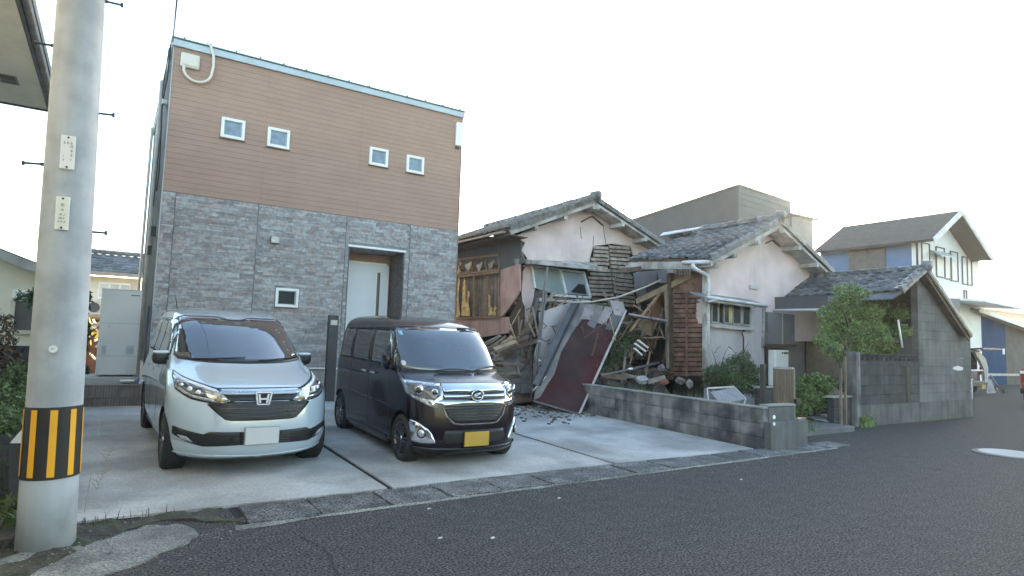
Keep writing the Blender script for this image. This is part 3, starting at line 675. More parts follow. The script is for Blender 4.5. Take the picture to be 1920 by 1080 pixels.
    pl = loc_box('licence_plate', (-.165, -.028, .35), (.165, -.015, .515), M('blank_plate', (.5, .52, .53), .4, .03), T, .004)
    loc_box('plate_frame', (-.172, -.014, .343), (.172, .01, .522), steel, pl)
    patch('lip', sym([(0, .19), (.9, .215), (.93, .25), (0, .225)]), B.S, paint, T, .006, .06)
    tube('antenna', [(-.52, 3.3, 1.70), (-.54, 3.42, 1.86)], .006, blackpl, T, 6)
    # number: fuel sticker etc. left out
    T.scale = (.975, 1, 1); T.location = (1.36, 6.72, .022); T.rotation_euler = (R(1.15), 0, R(1.5))
    return T
minivan()

# ---- dark purple kei van
def kei():
    global cary; cary = 1.7
    paint = M('dark_plum_paint', (.009, .006, .0105), .18, .0, 3, coat=.22, spec=.35)
    T = thing('kei_van', 'tall dark plum box-shaped small van with chrome grille and yellow plate', 'van')
    B = Body([(.16, .13), (.22, .04), (.3, .01), (.42, 0), (.6, .012), (.75, .03), (.86, .05), (.92, .09), (.96, .16), (.99, .26), (1.02, .38), (1.045, .47), (1.08, .53), (1.2, .65), (1.4, .85), (1.52, .99), (1.6, 1.13), (1.66, 1.33), (1.7, 1.6), (1.73, 2.0), (1.745, 2.3), (1.75, 2.5)],
             [(.16, .69), (.22, .72), (.35, .735), (.9, .7375), (1.02, .73), (1.1, .72), (1.3, .70), (1.5, .672), (1.6, .65), (1.66, .61), (1.7, .55), (1.73, .44), (1.745, .33), (1.75, .24)],
             [(.16, 3.32), (.3, 3.38), (.5, 3.395), (.9, 3.39), (1.1, 3.37), (1.5, 3.30), (1.62, 3.26), (1.7, 3.15), (1.75, 2.95)],
             [(.16, .40), (.5, .42), (.95, .40), (1.1, .30), (1.5, .24), (1.65, .22), (1.75, .2)], 3.1, 1.9, .16, 1.75, .16)
    zs = [.16, .19, .22, .26, .3, .36, .42, .5, .6, .68, .75, .82, .87, .90, .93, .95, .965, .98, 1.0, 1.02, 1.04, 1.06, 1.09, 1.13, 1.2, 1.3, 1.4, 1.48, 1.54, 1.58, 1.61, 1.64, 1.66, 1.68, 1.7, 1.715, 1.73, 1.74, 1.75]
    body = body_mesh(B, zs, paint, T, [(.575, .285), (3.03, .285)], .325, .7375)
    def sym(P): return P+[(-a, b) for a, b in P[::-1] if abs(a) > 1e-6]
    patch('windscreen_seal', sym([(0, 1.05), (.74, 1.065), (.775, 1.09), (.73, 1.40), (.685, 1.585), (.62, 1.60), (0, 1.61)]), B.S, blackpl, T, .002, .06)
    ws = patch('windscreen', sym([(0, 1.075), (.70, 1.09), (.735, 1.11), (.695, 1.40), (.65, 1.57), (.6, 1.583), (0, 1.592)]), B.S, M('kei_windscreen', (.045, .062, .08), .03, .2, 1, spec=1., coat=1.), T, .006, .06)  # lighter base colour carries the sky's reflection in this windscreen
    patch('sticker', [(-.625, 1.49), (-.575, 1.49), (-.575, 1.545), (-.625, 1.545)], B.S, M('sticker_blue', (.3, .5, .65), .5), ws, .009, .06)
    patch('sticker', [(-.70+.01*math.cos(0)+.035*math.cos(a), 1.155+.032*math.sin(a)) for a in np.linspace(0, 2*math.pi, 15)[:-1]], B.S, M('sticker_white', (.6, .62, .64), .5), ws, .009, .06)
    for x0_, x1_ in ((-.35, .18), (.22, .70)):
        tube('wiper', [B.S(x0_+(x1_-x0_)*k/6, 1.07+.022*math.sin(math.pi*k/6)+(.05*(k/6) if x0_ > 0 else .0))+Vector((0, -.03, .01)) for k in range(7)], .008, blackpl, T, 6)
    vis = M('side_tint_glass', (.02, .02, .022), .05, .2, 1, spec=.6, coat=.5)
    for s in (-1, 1):
        fy = lambda y, z, s=s: B.Y(y, z, s)
        patch('side_window_seal', [(.83, 1.10), (3.2, 1.10), (3.16, 1.50), (3.08, 1.57), (1.2, 1.58), (1.12, 1.52)], fy, blackpl, T, .002, .12)
        patch('quarter_window', [(.74, 1.12), (.93, 1.12), (1.0, 1.5)], fy, carglass, T, .004, .06)
        patch('front_window', [(1.02, 1.13), (1.72, 1.13), (1.72, 1.545), (1.2, 1.55), (1.1, 1.48)], fy, carglass, T, .006, .1)
        patch('rear_window', [(1.83, 1.13), (2.52, 1.13), (2.52, 1.545), (1.83, 1.545)], fy, vis, T, .006, .1)
        patch('rear_window', [(2.62, 1.13), (3.12, 1.13), (3.08, 1.5), (3.0, 1.54), (2.62, 1.545)], fy, vis, T, .006, .1)
        for yy in (.98, 1.77, 2.57): patch('door_gap', [(yy, .30), (yy+.008, .30), (yy+.008, 1.12), (yy, 1.12)], fy, M('gap_grey', (.035, .03, .035), .6), T, .0018, .15)
        patch('slide_rail', [(2.1, .935), (3.2, .935), (3.2, .95), (2.1, .95)], fy, M('gap_grey', (.035, .03, .035)), T, .002, .15)
        patch('body_crease', [(.9, .62), (3.0, .66), (3.0, .668), (.9, .628)], fy, M('crease_sheen', (.06, .045, .07), .3), T, .0018, .2)
        patch('side_skirt', [(.95, .16), (2.6, .16), (2.6, .24), (.95, .24)], fy, paint, T, .016, .15)
        patch('visor', [(1.05, 1.555), (3.05, 1.545), (3.05, 1.60), (1.15, 1.605)], fy, blackpl, T, .012, .1)
        for yy in (1.58, 1.92):
            p = B.Y(yy, .97, s); loc_box('door_handle', (p.x-.01, yy-.085, .965), (p.x+s*.035, yy+.085, .992), chrome, T, .01)
        p = B.Y(.98, 1.1, s); mi = ell('mirror', (p.x+s*.055, 1.05, 1.17), .045, .10, .115, paint, T); loc_box('mirror_arm', (p.x-s*.03, .94, 1.08), (p.x+s*.05, .99, 1.12), blackpl, mi)
        loc_box('mirror_glass', (p.x+s*.0, .98, 1.09), (p.x+s*.012, 1.12, 1.25), chrome, mi)
        # headlight
        H = [(s*.43, .955), (s*.42, .80), (s*.50, .70), (s*.56, .70), (s*.72, .765), (s*.93, .84), (s*.98, .90), (s*.97, .985), (s*.80, .985), (s*.6, .965)]
        hl = patch('headlight', H, B.S, M('lamp_clear', (.55, .58, .62), .1, .45, 20, metal=.75, coat=1.), T, .008, .04)
        patch('lamp_inner', [(s*.455, .93), (s*.45, .83), (s*.52, .775), (s*.72, .80), (s*.86, .845), (s*.87, .945), (s*.68, .95)], B.S, M('lamp_smoke', (.09, .095, .1), .08, .6, 20, coat=1.), hl, .011, .04)
        for a, z_, rr_, mt in ((.52, .865, .045, 'lamp_lens'), (.70, .882, .058, 'lamp_lens')):
            p = B.S(s*a, z_); q = B.S(s*(a+.01), z_); n = Vector((-(q.y-p.y), (q.x-p.x), 0)); n.normalize(); n = -n if n.y > 0 else n
            MB().cyl(p+n*.006, p+n*.02, rr_, 20, rr_*.85).out('lamp_ring', chrome, hl, True); MB().cyl(p+n*.02, p+n*.026, rr_*.62, 18, rr_*.5).out('lamp_lens', M('lens_dark', (.02, .022, .025), .04, .1, coat=1.), hl, True)
        patch('lamp_lower_trim', [(s*.48, .73), (s*.55, .715), (s*.60, .75), (s*.60, .79), (s*.50, .77)], B.S, chrome, hl, .012, .04)
        # fog housing
        fg = patch('fog_surround', [(s*.50, .30), (s*.66, .285), (s*.80, .30), (s*.86, .50), (s*.84, .545), (s*.72, .52), (s*.60, .455), (s*.55, .40)], B.S, chrome, T, .012, .04)
        p = B.S(s*.67, .405); q = B.S(s*.68, .405); n = Vector((-(q.y-p.y), (q.x-p.x), 0)); n.normalize(); n = -n if n.y > 0 else n
        MB().cyl(p+n*.01, p+n*.024, .058, 20).out('fog_ring', blackpl, fg, True); MB().cyl(p+n*.024, p+n*.034, .045, 20, .04).out('fog_lamp', M('fog_glass', (.5, .53, .56), .06, .2, metal=.6), fg, True)
        rm = M('two_tone_alloy', (.2, .19, .2), .25, .2, metal=.85)
        wheel(T, (s*(.7375-.045), .575, .285), .285, .155, s, 8, rm); wheel(T, (s*(.7375-.045), 3.03, .285), .285, .155, s, 8, rm)
    gt = patch('grille_chrome', sym([(0, .952), (.425, .95), (.415, .875), (0, .862)]), B.S, chrome, T, .014, .05)
    patch('grille_dark_band', sym([(0, .862), (.415, .872), (.41, .80), (0, .79)]), B.S, blackpl, T, .003, .05)
    patch('grille_chrome_bar', sym([(0, .833), (.415, .84), (.415, .815), (0, .80)]), B.S, chrome, T, .016, .05)
    patch('grille_chrome_bar', sym([(0, .772), (.46, .78), (.50, .765), (.50, .735), (.44, .722), (0, .72)]), B.S, M('brushed_chrome', (.5, .51, .53), .2, .1, metal=1.), T, .012, .05)
    patch('grille_slot', sym([(0, .715), (.41, .715), (.40, .70), (0, .70)]), B.S, blackpl, T, .004, .05)
    lg = patch('lower_grille', sym([(0, .69), (.40, .685), (.36, .60), (.28, .535), (.2, .525), (0, .525)]), B.S, blackpl, T, .004, .05)
    for z_, h_ in ((.655, .36), (.62, .33), (.585, .3), (.55, .25)): patch('grille_bar', sym([(0, z_), (h_, z_), (h_, z_+.01), (0, z_+.01)]), B.S, M('grille_bar', (.04, .042, .045)), lg, .008, .05)
    patch('grille_lip', sym([(0, .512), (.2, .512), (.285, .522), (.37, .59), (.43, .70), (.445, .70), (.385, .585), (.295, .508), (.2, .498), (0, .498)]), B.S, M('lip_sheen', (.12, .1, .13), .15, .05, coat=1.), T, .010, .04)
    patch('bumper_recess', sym([(0, .28), (.38, .28), (.42, .33), (.40, .44), (0, .44)]), B.S, blackpl, T, .003, .05)
    patch('front_spoiler', sym([(0, .165), (.6, .165), (.95, .20), (.97, .26), (.6, .245), (0, .235)]), B.S, paint, T, .022, .05)
    y0 = B.X(0, .83).y-.035; mb = MB()
    ring = [Vector((.078*math.cos(a), y0, .835+.062*math.sin(a))) for a in np.linspace(0, 2*math.pi, 29)]; mb.tube(ring, .0085, 8, False)
    mb.tube([(-.05, y0, .822), (-.02, y0, .852), (.035, y0, .862), (.048, y0, .852), (.01, y0, .838), (-.03, y0, .826), (-.04, y0, .815), (.0, y0, .808), (.05, y0, .812)], .008, 8)
    em = mb.out('emblem', chrome, T, True); MB().cyl((0, y0+.012, .835), (0, y0+.03, .835), .068, 24).out('emblem_backing', blackpl, em)
    pl = loc_box('licence_plate', (-.165, -.03, .255), (.165, -.018, .42), M('yellow_plate', (.42, .27, .04), .45, .06), T, .004)
    loc_box('plate_frame', (-.175, -.017, .247), (.175, .012, .428), blackpl, pl)
    tube('antenna', [(-.35, 1.75, 1.72), (-.36, 1.80, 1.76)], .01, blackpl, T, 6)
    T.scale = (.975, 1, 1); T.location = (3.66, 6.36, .008); T.rotation_euler = (R(1.15), 0, R(-1.0))
    return T
kei()
# ================================================================== tiled roofs
def tile_mesh(w, l, amp, mat, name='roof_tile'):
    """one S-shaped pantile: u across, -v down the slope, w up"""
    V = []; F = []; n = 7
    for j, (v, dz) in enumerate(((0.02, -.004), (-l*1.06, .016), (-l*1.06, -.012))):
        for i in range(n):
            t = i/(n-1); u = (t-.5)*w*1.06; z = amp*(.5-.5*math.cos(2*math.pi*min(1, t*1.0)+math.pi*.15))**.8 if t > .55 else -amp*.35*math.sin(math.pi*t/.55)
            V.append((u, v, (z if j < 2 else z)+dz+.01))
    for j in range(2):
        for i in range(n-1): F.append([j*n+i, j*n+n+i, j*n+n+i+1, j*n+i+1])
    me = bpy.data.meshes.new(name); me.from_pydata(V, [], F); me.update(); me.materials.append(mat)
    me.polygons.foreach_set('use_smooth', [True]*(n-1)+[False]*(n-1)); return me
def roof_slope(root, R0, R1, E0, E1, w, l, mat, amp=.035, jit=.0, skip=None, seed=1, cap=300, base=True):
    """tiles laid over the bilinear patch ridge R0-R1, eave E0-E1"""
    R0, R1, E0, E1 = map(Vector, (R0, R1, E0, E1)); rnd = random.Random(seed)
    nu = max(1, round((R1-R0).length/w)); nv = max(1, round((E0-R0).length/l)); me = tile_mesh((R1-R0).length/nu, (E0-R0).length/nv, amp, mat)
    P = lambda a, b: R0.lerp(R1, a).lerp(E0.lerp(E1, a), b); off = wloc(root)
    if base: 
        n0 = (R1-R0).cross(E0-R0).normalized(); n0 = n0 if n0.z > 0 else -n0
        MB().add(*slabV4([R0, R1, E1, E0], n0, .06)).out('roof_board', timberd, root)
    for j in range(nv):
        for i in range(nu):
            if skip and skip((i+.5)/nu, (j+.5)/nv): continue
            a = (i+.5)/nu; b = j/nv; p = P(a, b); d = (P(a, b+1/nv)-p).normalized(); x = (P(min(1, a+.02), b)-P(max(0, a-.02), b)).normalized()
            n = x.cross(-d).normalized()
            if n.z < 0: x = -x; n = x.cross(-d).normalized()
            x = (-d).cross(n)
            jz = rnd.uniform(-jit, jit)
            m = Matrix(((x.x, -d.x, n.x, 0), (x.y, -d.y, n.y, 0), (x.z, -d.z, n.z, 0), (0, 0, 0, 1))) @ Matrix.Rotation(rnd.uniform(-jit, jit)*4, 4, 'Z') @ Matrix.Rotation(rnd.uniform(-jit, jit)*3, 4, 'X')
            o = bpy.data.objects.new('roof_tile', me); COL.objects.link(o); o.parent = root
            o.matrix_local = Matrix.Translation(p+n*(.02+abs(jz)*.5)-off) @ m
def slabV4(P, n, th):
    V = [Vector(p) for p in P]+[Vector(p)-n*th for p in P]; return V, [[0, 1, 2, 3], [7, 6, 5, 4], [0, 4, 5, 1], [1, 5, 6, 2], [2, 6, 7, 3], [3, 7, 4, 0]]
def ridge_tiles(root, A, B, mat, r=.09, l=.3, base=.1, seed=1, wob=.0):
    A, B = Vector(A), Vector(B); n = max(1, round((B-A).length/l)); rnd = random.Random(seed); d = (B-A).normalized()
    for k in range(n):
        p = A.lerp(B, k/n); q = A.lerp(B, (k+1.12)/n); zz = Vector((rnd.uniform(-wob, wob), 0, base+rnd.uniform(-wob, wob)))
        mb = MB(); mb.tube([p+zz, q+zz], [r, r*1.08], 10); mb.beam(p+Vector((0, 0, base*.45)), p.lerp(q, .9)+Vector((0, 0, base*.45)), r*2.3, .03); mb.beam(p+Vector((0, 0, base*.1)), p.lerp(q, .9)+Vector((0, 0, base*.1)), r*2.7, .03)
        mb.out('ridge_tile', mat, root, True)
def verge_tiles(root, A, B, mat, w=.2, l=.27, drop=.1, y=-1, seed=2):
    """overlapping edge tiles down a rake from ridge A to eave B, standing out towards -y"""
    A, B = Vector(A), Vector(B); n = max(1, round((B-A).length/l)); d = (B-A)/n
    for k in range(n):
        p = A+d*k; q = A+d*(k+1.1); up = Vector((0, 0, .018))
        mb = MB(); mb.beam(p+Vector((0, w/2, .05))-up*.2, q+Vector((0, w/2, .05))+up, w, .028); mb.beam(p+Vector((0, 0, 0)), q+Vector((0, 0, .0))+up, .022, drop)
        c = q+Vector((0, -.006, .06)); mb.cyl(p+Vector((0, .05, .055)), q+Vector((0, .05, .055))+up*1.3, .05, 8)
        mb.out('verge_tile', mat, root)
# ================================================================== damaged house 1 (rear, left)
GX, GY = 8.4, 12.9
h1 = thing('collapsed_house', 'half collapsed pink-white wooden house with grey tiled gable behind the fallen maroon sheet', 'house', (10.5, 14, .15))
RY1 = 12.4
A1 = on(1118, 376, 'Y', RY1); EL = on(905, 447, 'Y', RY1); ER = on(1244, 460, 'Y', RY1)
EL = Vector((7.9, RY1, on(950, 430, 'Y', RY1).z)); 
# gable plaster above, on its own plane; outlines torn
def gp(*pts, y=GY): return [on(a, b, 'Y', y) for a, b in pts]
slab('gable_wall', ragged(gp((958, 445), (1050, 410), (1118, 380), (1180, 415), (1240, 460), (1228, 474), (1206, 480), (1188, 478), (1184, 462), (1150, 457), (1112, 461), (1108, 476), (1104, 497), (1060, 494), (1010, 492), (986, 500), (989, 484), (978, 470), (985, 455)), .008, .1, 3), (0, -1, 0), .05, plaster, h1)
slab('gable_wall', ragged(gp((982, 497), (1000, 497), (1003, 545), (1003, 590), (996, 640), (984, 660), (981, 580), (977, 560)), .008, .1, 4), (0, -1, 0), .05, plaster, h1)
slab('gable_wall', gp((1200, 478), (1245, 462), (1262, 470), (1262, 560), (1250, 600), (1200, 590), (1192, 520)), (0, -1, 0), .04, M('plain_grey_board', (.3, .29, .3), .8, .1), h1)  # grey board piece at the right end of the gable
# mud backing, near black so gap and interior shade is in its colour
box('mud_shade_backing', (GX+.05, GY+.13, .2), (13.1, GY+.2, on(1180, 452, 'Y', GY).z), lathback, h1)
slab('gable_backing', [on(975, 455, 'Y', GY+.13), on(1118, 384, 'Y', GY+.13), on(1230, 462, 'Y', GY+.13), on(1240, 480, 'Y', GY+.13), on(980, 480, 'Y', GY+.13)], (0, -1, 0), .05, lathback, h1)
# gable ornament vent (chevron) and cracks
c1, c2, c3 = on(1090, 416, 'Y', GY-.02), on(1110, 405, 'Y', GY-.02), on(1131, 423, 'Y', GY-.02)
MB().beam(c1, c2, .03, .035).beam(c2, c3, .03, .035).out('gable_vent', blackm, h1)
for pts in (((1131, 423), (1133, 440), (1137, 460)), ((1113, 442), (1112, 460)), ((1088, 425), (1090, 448)), ((986, 497), (976, 512), (975, 540), (979, 570))):
    P = [on(a, b, 'Y', GY-.005) for a, b in pts]; tube('crack', P, .006 if pts[0][0] > 1000 else .016, darkj, h1, 4)
# lath rows
rl = random.Random(5)
def lath_rows(x0s, x1s, ya, yb, step, y, mat, skipf=None, par=h1, th=.012, slant=0):
    yy = ya
    while yy < yb:
        x0, x1 = x0s(yy)+rl.uniform(-3, 3), x1s(yy)+rl.uniform(-3, 3); hh = step*.68
        P = [on(x0, yy, 'Y', y), on(x1, yy+slant, 'Y', y), on(x1, yy+hh+slant, 'Y', y), on(x0, yy+hh, 'Y', y)]
        slab('lath', P, (0, -1, 0), th, mat, par); yy += step
lath_rows(lambda q: 1112-.03*(q-460), lambda q: 1141+.02*(q-460), 461, 500, 7.4, GY+.03, lath, slant=2)
lath_rows(lambda q: 1142, lambda q: 1182, 460, 512, 7.4, GY+.025, lath, slant=3)
lath_rows(lambda q: 1104+(q-500)*.03, lambda q: 1152+.02*(q-500), 503, 556, 7.6, GY+.03, lath, slant=2)
lath_rows(lambda q: 1154, lambda q: 1188+(q-512)*.07, 514, 570, 7.6, GY+.025, lath, slant=4)
lath_rows(lambda q: 1108, lambda q: 1150, 558, 590, 9, GY+.04, M('khaki_board', (.13, .11, .075), .8), slant=2)
lath_rows(lambda q: 955+(640-q)*.16, lambda q: 981, 548, 640, 8.5, GY+.05, lathr, slant=0)
tube('mullion', [on(1141, 458, 'Y', GY), on(1147, 520, 'Y', GY), on(1154, 580, 'Y', GY)], .014, timberd, h1, 5)
# window with tilted aluminium frame
wy = GY-.06
Q = gp((997, 499), (1094, 511), (1107, 558), (1034, 553), (1003, 540), y=wy)
def bar(p, q, w=.045, m=alu, par=None, nm='window_frame'): return beam(nm, p, q, .05, w, m, par or h1)
wf = MB()
for p, q, w in ((Q[0], Q[1], .045), (Q[1], Q[2], .06), (Q[2], Q[3], .06), (Q[0], Q[4], .04)): wf.beam(p, q, .06, w)
mT, mBt = on(1050, 506, 'Y', wy), on(1062, 553, 'Y', wy); wf.beam(mT, mBt, .07, .05)
wf = wf.out('window', M('pale_aluminium', (.66, .69, .73), .4), h1)
slab('pane', gp((1052, 509), (1092, 513), (1103, 554), (1064, 551), y=wy+.02), (0, -1, 0), .008, M('painted_sky_pane', (.3, .38, .46), .04, .2, 1, spec=1., coat=1.), wf)  # sky reflection put into the pane's pale blue base colour
slab('pane', gp((1000, 502), (1049, 508), (1060, 552), (1036, 551), (1004, 540), y=wy+.02), (0, -1, 0), .008, M('frosted_pane', (.24, .3, .31), .35, .1), wf)
slab('painted_pane_reflection', gp((1070, 548), (1085, 532), (1096, 534), (1100, 552), y=wy+.012), (0, -1, 0), .006, blackm, wf)  # black slab painted in as a dark reflection in the pane
# awning over it
a0, a1 = on(985, 494, 'Y', GY), on(1122, 499, 'Y', GY); 
aw = MB(); f0, f1 = on(996, 488, 'Y', GY-.5), on(1116, 500, 'Y', GY-.5); b0, b1 = a0+Vector((0, 0, .1)), a1+Vector((0, 0, .1))
aw.add(*slabV4([f0, f1, b1, b0], Vector((0, -.2, 1)).normalized(), .05)); aw.beam(f0-Vector((0, 0, .04)), f1-Vector((0, 0, .04)), .04, .1); aw.beam(f0-Vector((0, -.02, .04)), Vector((f0.x-.15, GY, f0.z+.02)), .04, .1)
aw.out('awning', wood_w, h1)
# side wall (x = GX): frieze, windows, pink panels
def sp(*pts, x=GX): return [on(a, b, 'X', x) for a, b in pts]
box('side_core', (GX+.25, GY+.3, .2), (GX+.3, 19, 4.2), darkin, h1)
slab('frieze', ragged(sp((820, 452), (958, 440), (978, 452), (976, 470), (984, 490), (968, 497), (937, 505), (934, 496), (820, 512)), .006, .15, 8), (-1, 0, 0), .04, greyfrz, h1)
slab('pink_panel', ragged(sp((938, 506), (974, 491), (974, 545), (962, 566), (943, 592), (937, 592)), .006, .12, 9), (-1, 0, 0), .05, pinkm, h1)
slab('pink_panel', sp((820, 596), (955, 594), (955, 624), (905, 632), (820, 628)), (-1, 0, 0), .06, pinkm, h1)
slab('lower_sheathing', sp((955, 594), (974, 560), (981, 575), (980, 640), (955, 640)), (-1, 0, 0), .05, timberd, h1)
tw = M('window_timber', (.25, .15, .09), .7, .2, 8, .2)
wn = MB()
for x_ in (856, 889, 914, 936): wn.beam(*sp((x_, 517), (x_, 596)), .06, .05, (1, 0, 0))
for a, b in (((820, 524), (937, 510)), ((820, 519), (937, 506)), ((820, 598), (940, 594)), ((820, 491), (937, 478))): wn.beam(*sp(a, b), .07, .055)
for x_ in (862, 886, 912, 936): wn.beam(*sp((x_, 486), (x_, 512)), .05, .045, (1, 0, 0))
wn = wn.out('window', tw, h1)
curt = M('torn_curtain', (.24, .19, .16), .9, .25, 6, .3, streak=.5); card = M('yellow_insulation', (.62, .42, .17), .7, .3, 5, .2)
slab('curtain', sp((820, 494), (936, 480), (936, 594), (820, 598), x=GX+.07), (-1, 0, 0), .02, curt, wn)
rr_ = random.Random(8)
for (a, b, c_) in (((869, 592), (871, 522), 9), ((876, 593), (879, 545), 6), ((917, 590), (918, 552), 3), ((919, 591), (922, 575), 8), ((926, 592), (930, 574), 4), ((859, 512), (864, 490), 4), ((857, 594), (861, 520), 5)):
    P = ragged(sp((a[0]-c_/2, a[1]), (b[0]-2, b[1]), (b[0]+1, b[1]+4), (a[0]+c_/3, (a[1]+b[1])/2), (a[0]+c_, a[1]-3), (a[0]+c_/2, a[1]), x=GX-.02), .012, .06, a[0]); slab('torn_sheet', P, (-1, 0, 0), .01, card, wn)
for (x_, y_) in ((880, 505), (900, 506), (922, 503)):
    P = sp((x_-8, y_-8), (x_+6, y_-16), (x_-2, y_+6), x=GX-.01); slab('glass_shard', P, (-1, 0, 0), .006, M('dusty_glass', (.2, .15, .12), .3), wn)
# roof
RB = Vector((A1.x, 18.2, A1.z-.02)); ELb = Vector((EL.x, 18.2, EL.z+.03)); ERv = Vector((ER.x, RY1, ER.z)); ERb = Vector((ER.x, 18.2, ER.z))
roof_slope(h1, A1+Vector((0, .1, .06)), RB+Vector((0, 0, .06)), EL+Vector((0, .1, .05)), ELb+Vector((0, 0, .05)), .28, .275, tile_w, .03, .008, seed=3)
mesh('roof_board', *slabV4([A1, RB, ERb, ERv], Vector((.4, 0, .9)).normalized(), .05), tile_w, h1)
ridge_tiles(h1, A1+Vector((0, -.02, .08)), RB+Vector((0, 0, .08)), tile_m, .07, .34, .06, 3, .008)
MB().cyl(A1+Vector((0, -.1, .13)), A1+Vector((0, .15, .16)), .12, 14).box(A1+Vector((-.13, -.06, -.02)), A1+Vector((.13, .1, .12))).out('ridge_end_tile', tile_m, h1, True)
for (a, b) in ((A1, EL), (A1, ERv)):
    d = (b-a).normalized(); beam('bargeboard', a+Vector((0, .02, -.05)), b+Vector((0, .02, -.05)), .04, .13, wood_w, h1)
    verge_tiles(h1, a+Vector((0, -.03, .03)), b+Vector((0, -.03, .03)), tile_m if b.x > a.x else tile_w)
    mesh('soffit', *slabV4([a+Vector((0, .04, -.1)), a+Vector((0, .55, -.1)), b+Vector((0, .55, -.1)), b+Vector((0, .04, -.1))], Vector((0, 0, 1)), .02), wood_w, h1)
    for t in (.02, .38, .72):
        p = a.lerp(b, t)+Vector((0, .0, -.17)); box('purlin_end', p+Vector((-.05, -.02, -.05)), p+Vector((.05, .5, .05)), wood_w, h1)
beam('eave_gutter', EL+Vector((-.05, .2, -.02)), ELb+Vector((-.05, 0, -.02)), .07, .05, M('aged_gutter', (.3, .24, .2), .6), h1)
mesh('eave_soffit', *slabV4([EL+Vector((0, 0, -.1)), ELb+Vector((0, 0, -.1)), Vector((GX, 18.2, EL.z-.12)), Vector((GX, RY1, EL.z-.12))], Vector((0, 0, 1)), .02), M('brown_soffit', (.12, .085, .07), .8), h1)
# tv antenna seen above the roof
t = thing('roof_antenna', 'small thin television antenna above the rear tiled roof', 'antenna', (10.9, 17, 5.2))
p = on(1057, 372, 'Y', 17); q = on(1057, 262, 'Y', 17); mb = MB().tube([p, q], .012, 5)
for k, yy in enumerate((268, 285, 300)): mb.tube([on(1038+k*3, yy, 'Y', 17), on(1075-k*3, yy+2, 'Y', 17)], .007, 4)
mb.out('mast', M('pale_mast', (.5, .5, .5), .5), t)
h1b = None

# ================================================================== damaged house 2 (front, right of centre)
G2 = 9.2; RY2 = 8.75
h2 = thing('tiled_house', 'white-walled wooden house with sagging dark tiled roof and exposed reddish laths beside a downpipe', 'house', (14, 10, .15))
g2 = lambda *p, y=G2: [on(a, b, 'Y', y) for a, b in p]
A2 = on(1464, 418, 'Y', RY2); EL2 = on(1333, 489, 'Y', RY2); ER2 = on(1562, 513, 'Y', RY2)
slab('gable_wall', ragged(g2((1328, 505), (1340, 486), (1464, 424), (1552, 510), (1560, 530), (1560, 640), (1437, 640), (1437, 572), (1325, 560)), .004, .3, 2), (0, -1, 0), .08, plaster, h2)
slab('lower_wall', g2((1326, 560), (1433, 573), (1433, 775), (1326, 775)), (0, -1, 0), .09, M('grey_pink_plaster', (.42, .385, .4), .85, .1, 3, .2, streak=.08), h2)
# chevron vent
c1, c2, c3 = on(1436, 456, 'Y', G2-.02), on(1448, 450, 'Y', G2-.02), on(1463, 463, 'Y', G2-.02)
MB().beam(c1, c2, .025, .03).beam(c2+Vector((.04, 0, -.01)), c3, .025, .03).out('gable_vent', blackm, h2)
box('wall_vent', on(1407, 541, 'Y', G2-.04), on(1418, 536, 'Y', G2+.02), greyp, h2)
# windows strip
y_ = G2-.03
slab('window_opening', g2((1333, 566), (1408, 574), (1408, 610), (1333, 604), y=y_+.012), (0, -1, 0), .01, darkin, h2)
for (a, b, c_, d) in ((1334, 568, 1347, 605), (1357, 571, 1374, 606), (1373, 572, 1390, 608), (1392, 574, 1407, 610)):
    w = MB()
    for p, q in (((a, b), (c_, b+1)), ((c_, b+1), (c_, d)), ((c_, d), (a, d-1)), ((a, d-1), (a, b))): w.beam(*g2(p, q, y=y_-.01), .03, .03)
    w = w.out('window', alu, h2); slab('pane', g2((a+1, b+1), (c_-1, b+2), (c_-1, d-1), (a+1, d-2), y=y_), (0, -1, 0), .006, M('dim_pane', (.05, .06, .065), .1, .3, 3, spec=.8), w)
slab('curtain', g2((1367, 573), (1372, 573), (1372, 606), (1367, 606), y=y_-.005), (0, -1, 0), .005, M('yellow_curtain', (.5, .45, .22), .8), h2)
beam('window_sill', *g2((1331, 612), (1412, 619), y=G2-.06), .1, .04, wood_w, h2)
# little eave over the windows
p0, p1 = on(1322, 557, 'Y', G2-.4), on(1436, 572, 'Y', G2-.4)
mb = MB().add(*slabV4([p0, p1, Vector((p1.x, G2, p1.z+.14)), Vector((p0.x, G2, p0.z+.14))], Vector((0, -.3, 1)).normalized(), .04)); mb.out('small_eave', M('tin_eave', (.2, .2, .22), .45, .2), h2)
beam('eave_fascia', p0-Vector((0, 0, .05)), p1-Vector((0, 0, .05)), .03, .08, wood_w, h2)
tube('eave_gutter', [p0+Vector((0, -.05, -.0)), p1+Vector((0, -.05, -.02))], .035, M('gutter_white', (.55, .55, .57), .45), h2, 8)
tube('gutter_return', [on(1328, 566, 'Y', G2-.4), on(1347, 560, 'Y', G2-.45)], .03, M('gutter_white', (.55, .55, .57)), h2, 8)
# corner box, sill at right of lower wall
beam('corner_board', *g2((1432, 573), (1430, 652), y=G2-.02), .05, .06, wood_w, h2)
# downpipe
gw = M('gutter_white', (.55, .55, .57), .45)
tube('downpipe', [on(1298, 496, 'Y', RY2), on(1302, 503, 'Y', RY2), on(1327, 516, 'Y', G2-.1), on(1329, 530, 'Y', G2-.1), on(1328, 560, 'Y', G2-.1), on(1328, 690, 'Y', G2-.1)], .04, gw, h2, 10)
for yq in (548, 598, 641): p = on(1328, yq, 'Y', G2-.1); MB().cyl(p-Vector((0, 0, .03)), p+Vector((0, 0, .03)), .052, 10).out('pipe_bracket', steel, h2)
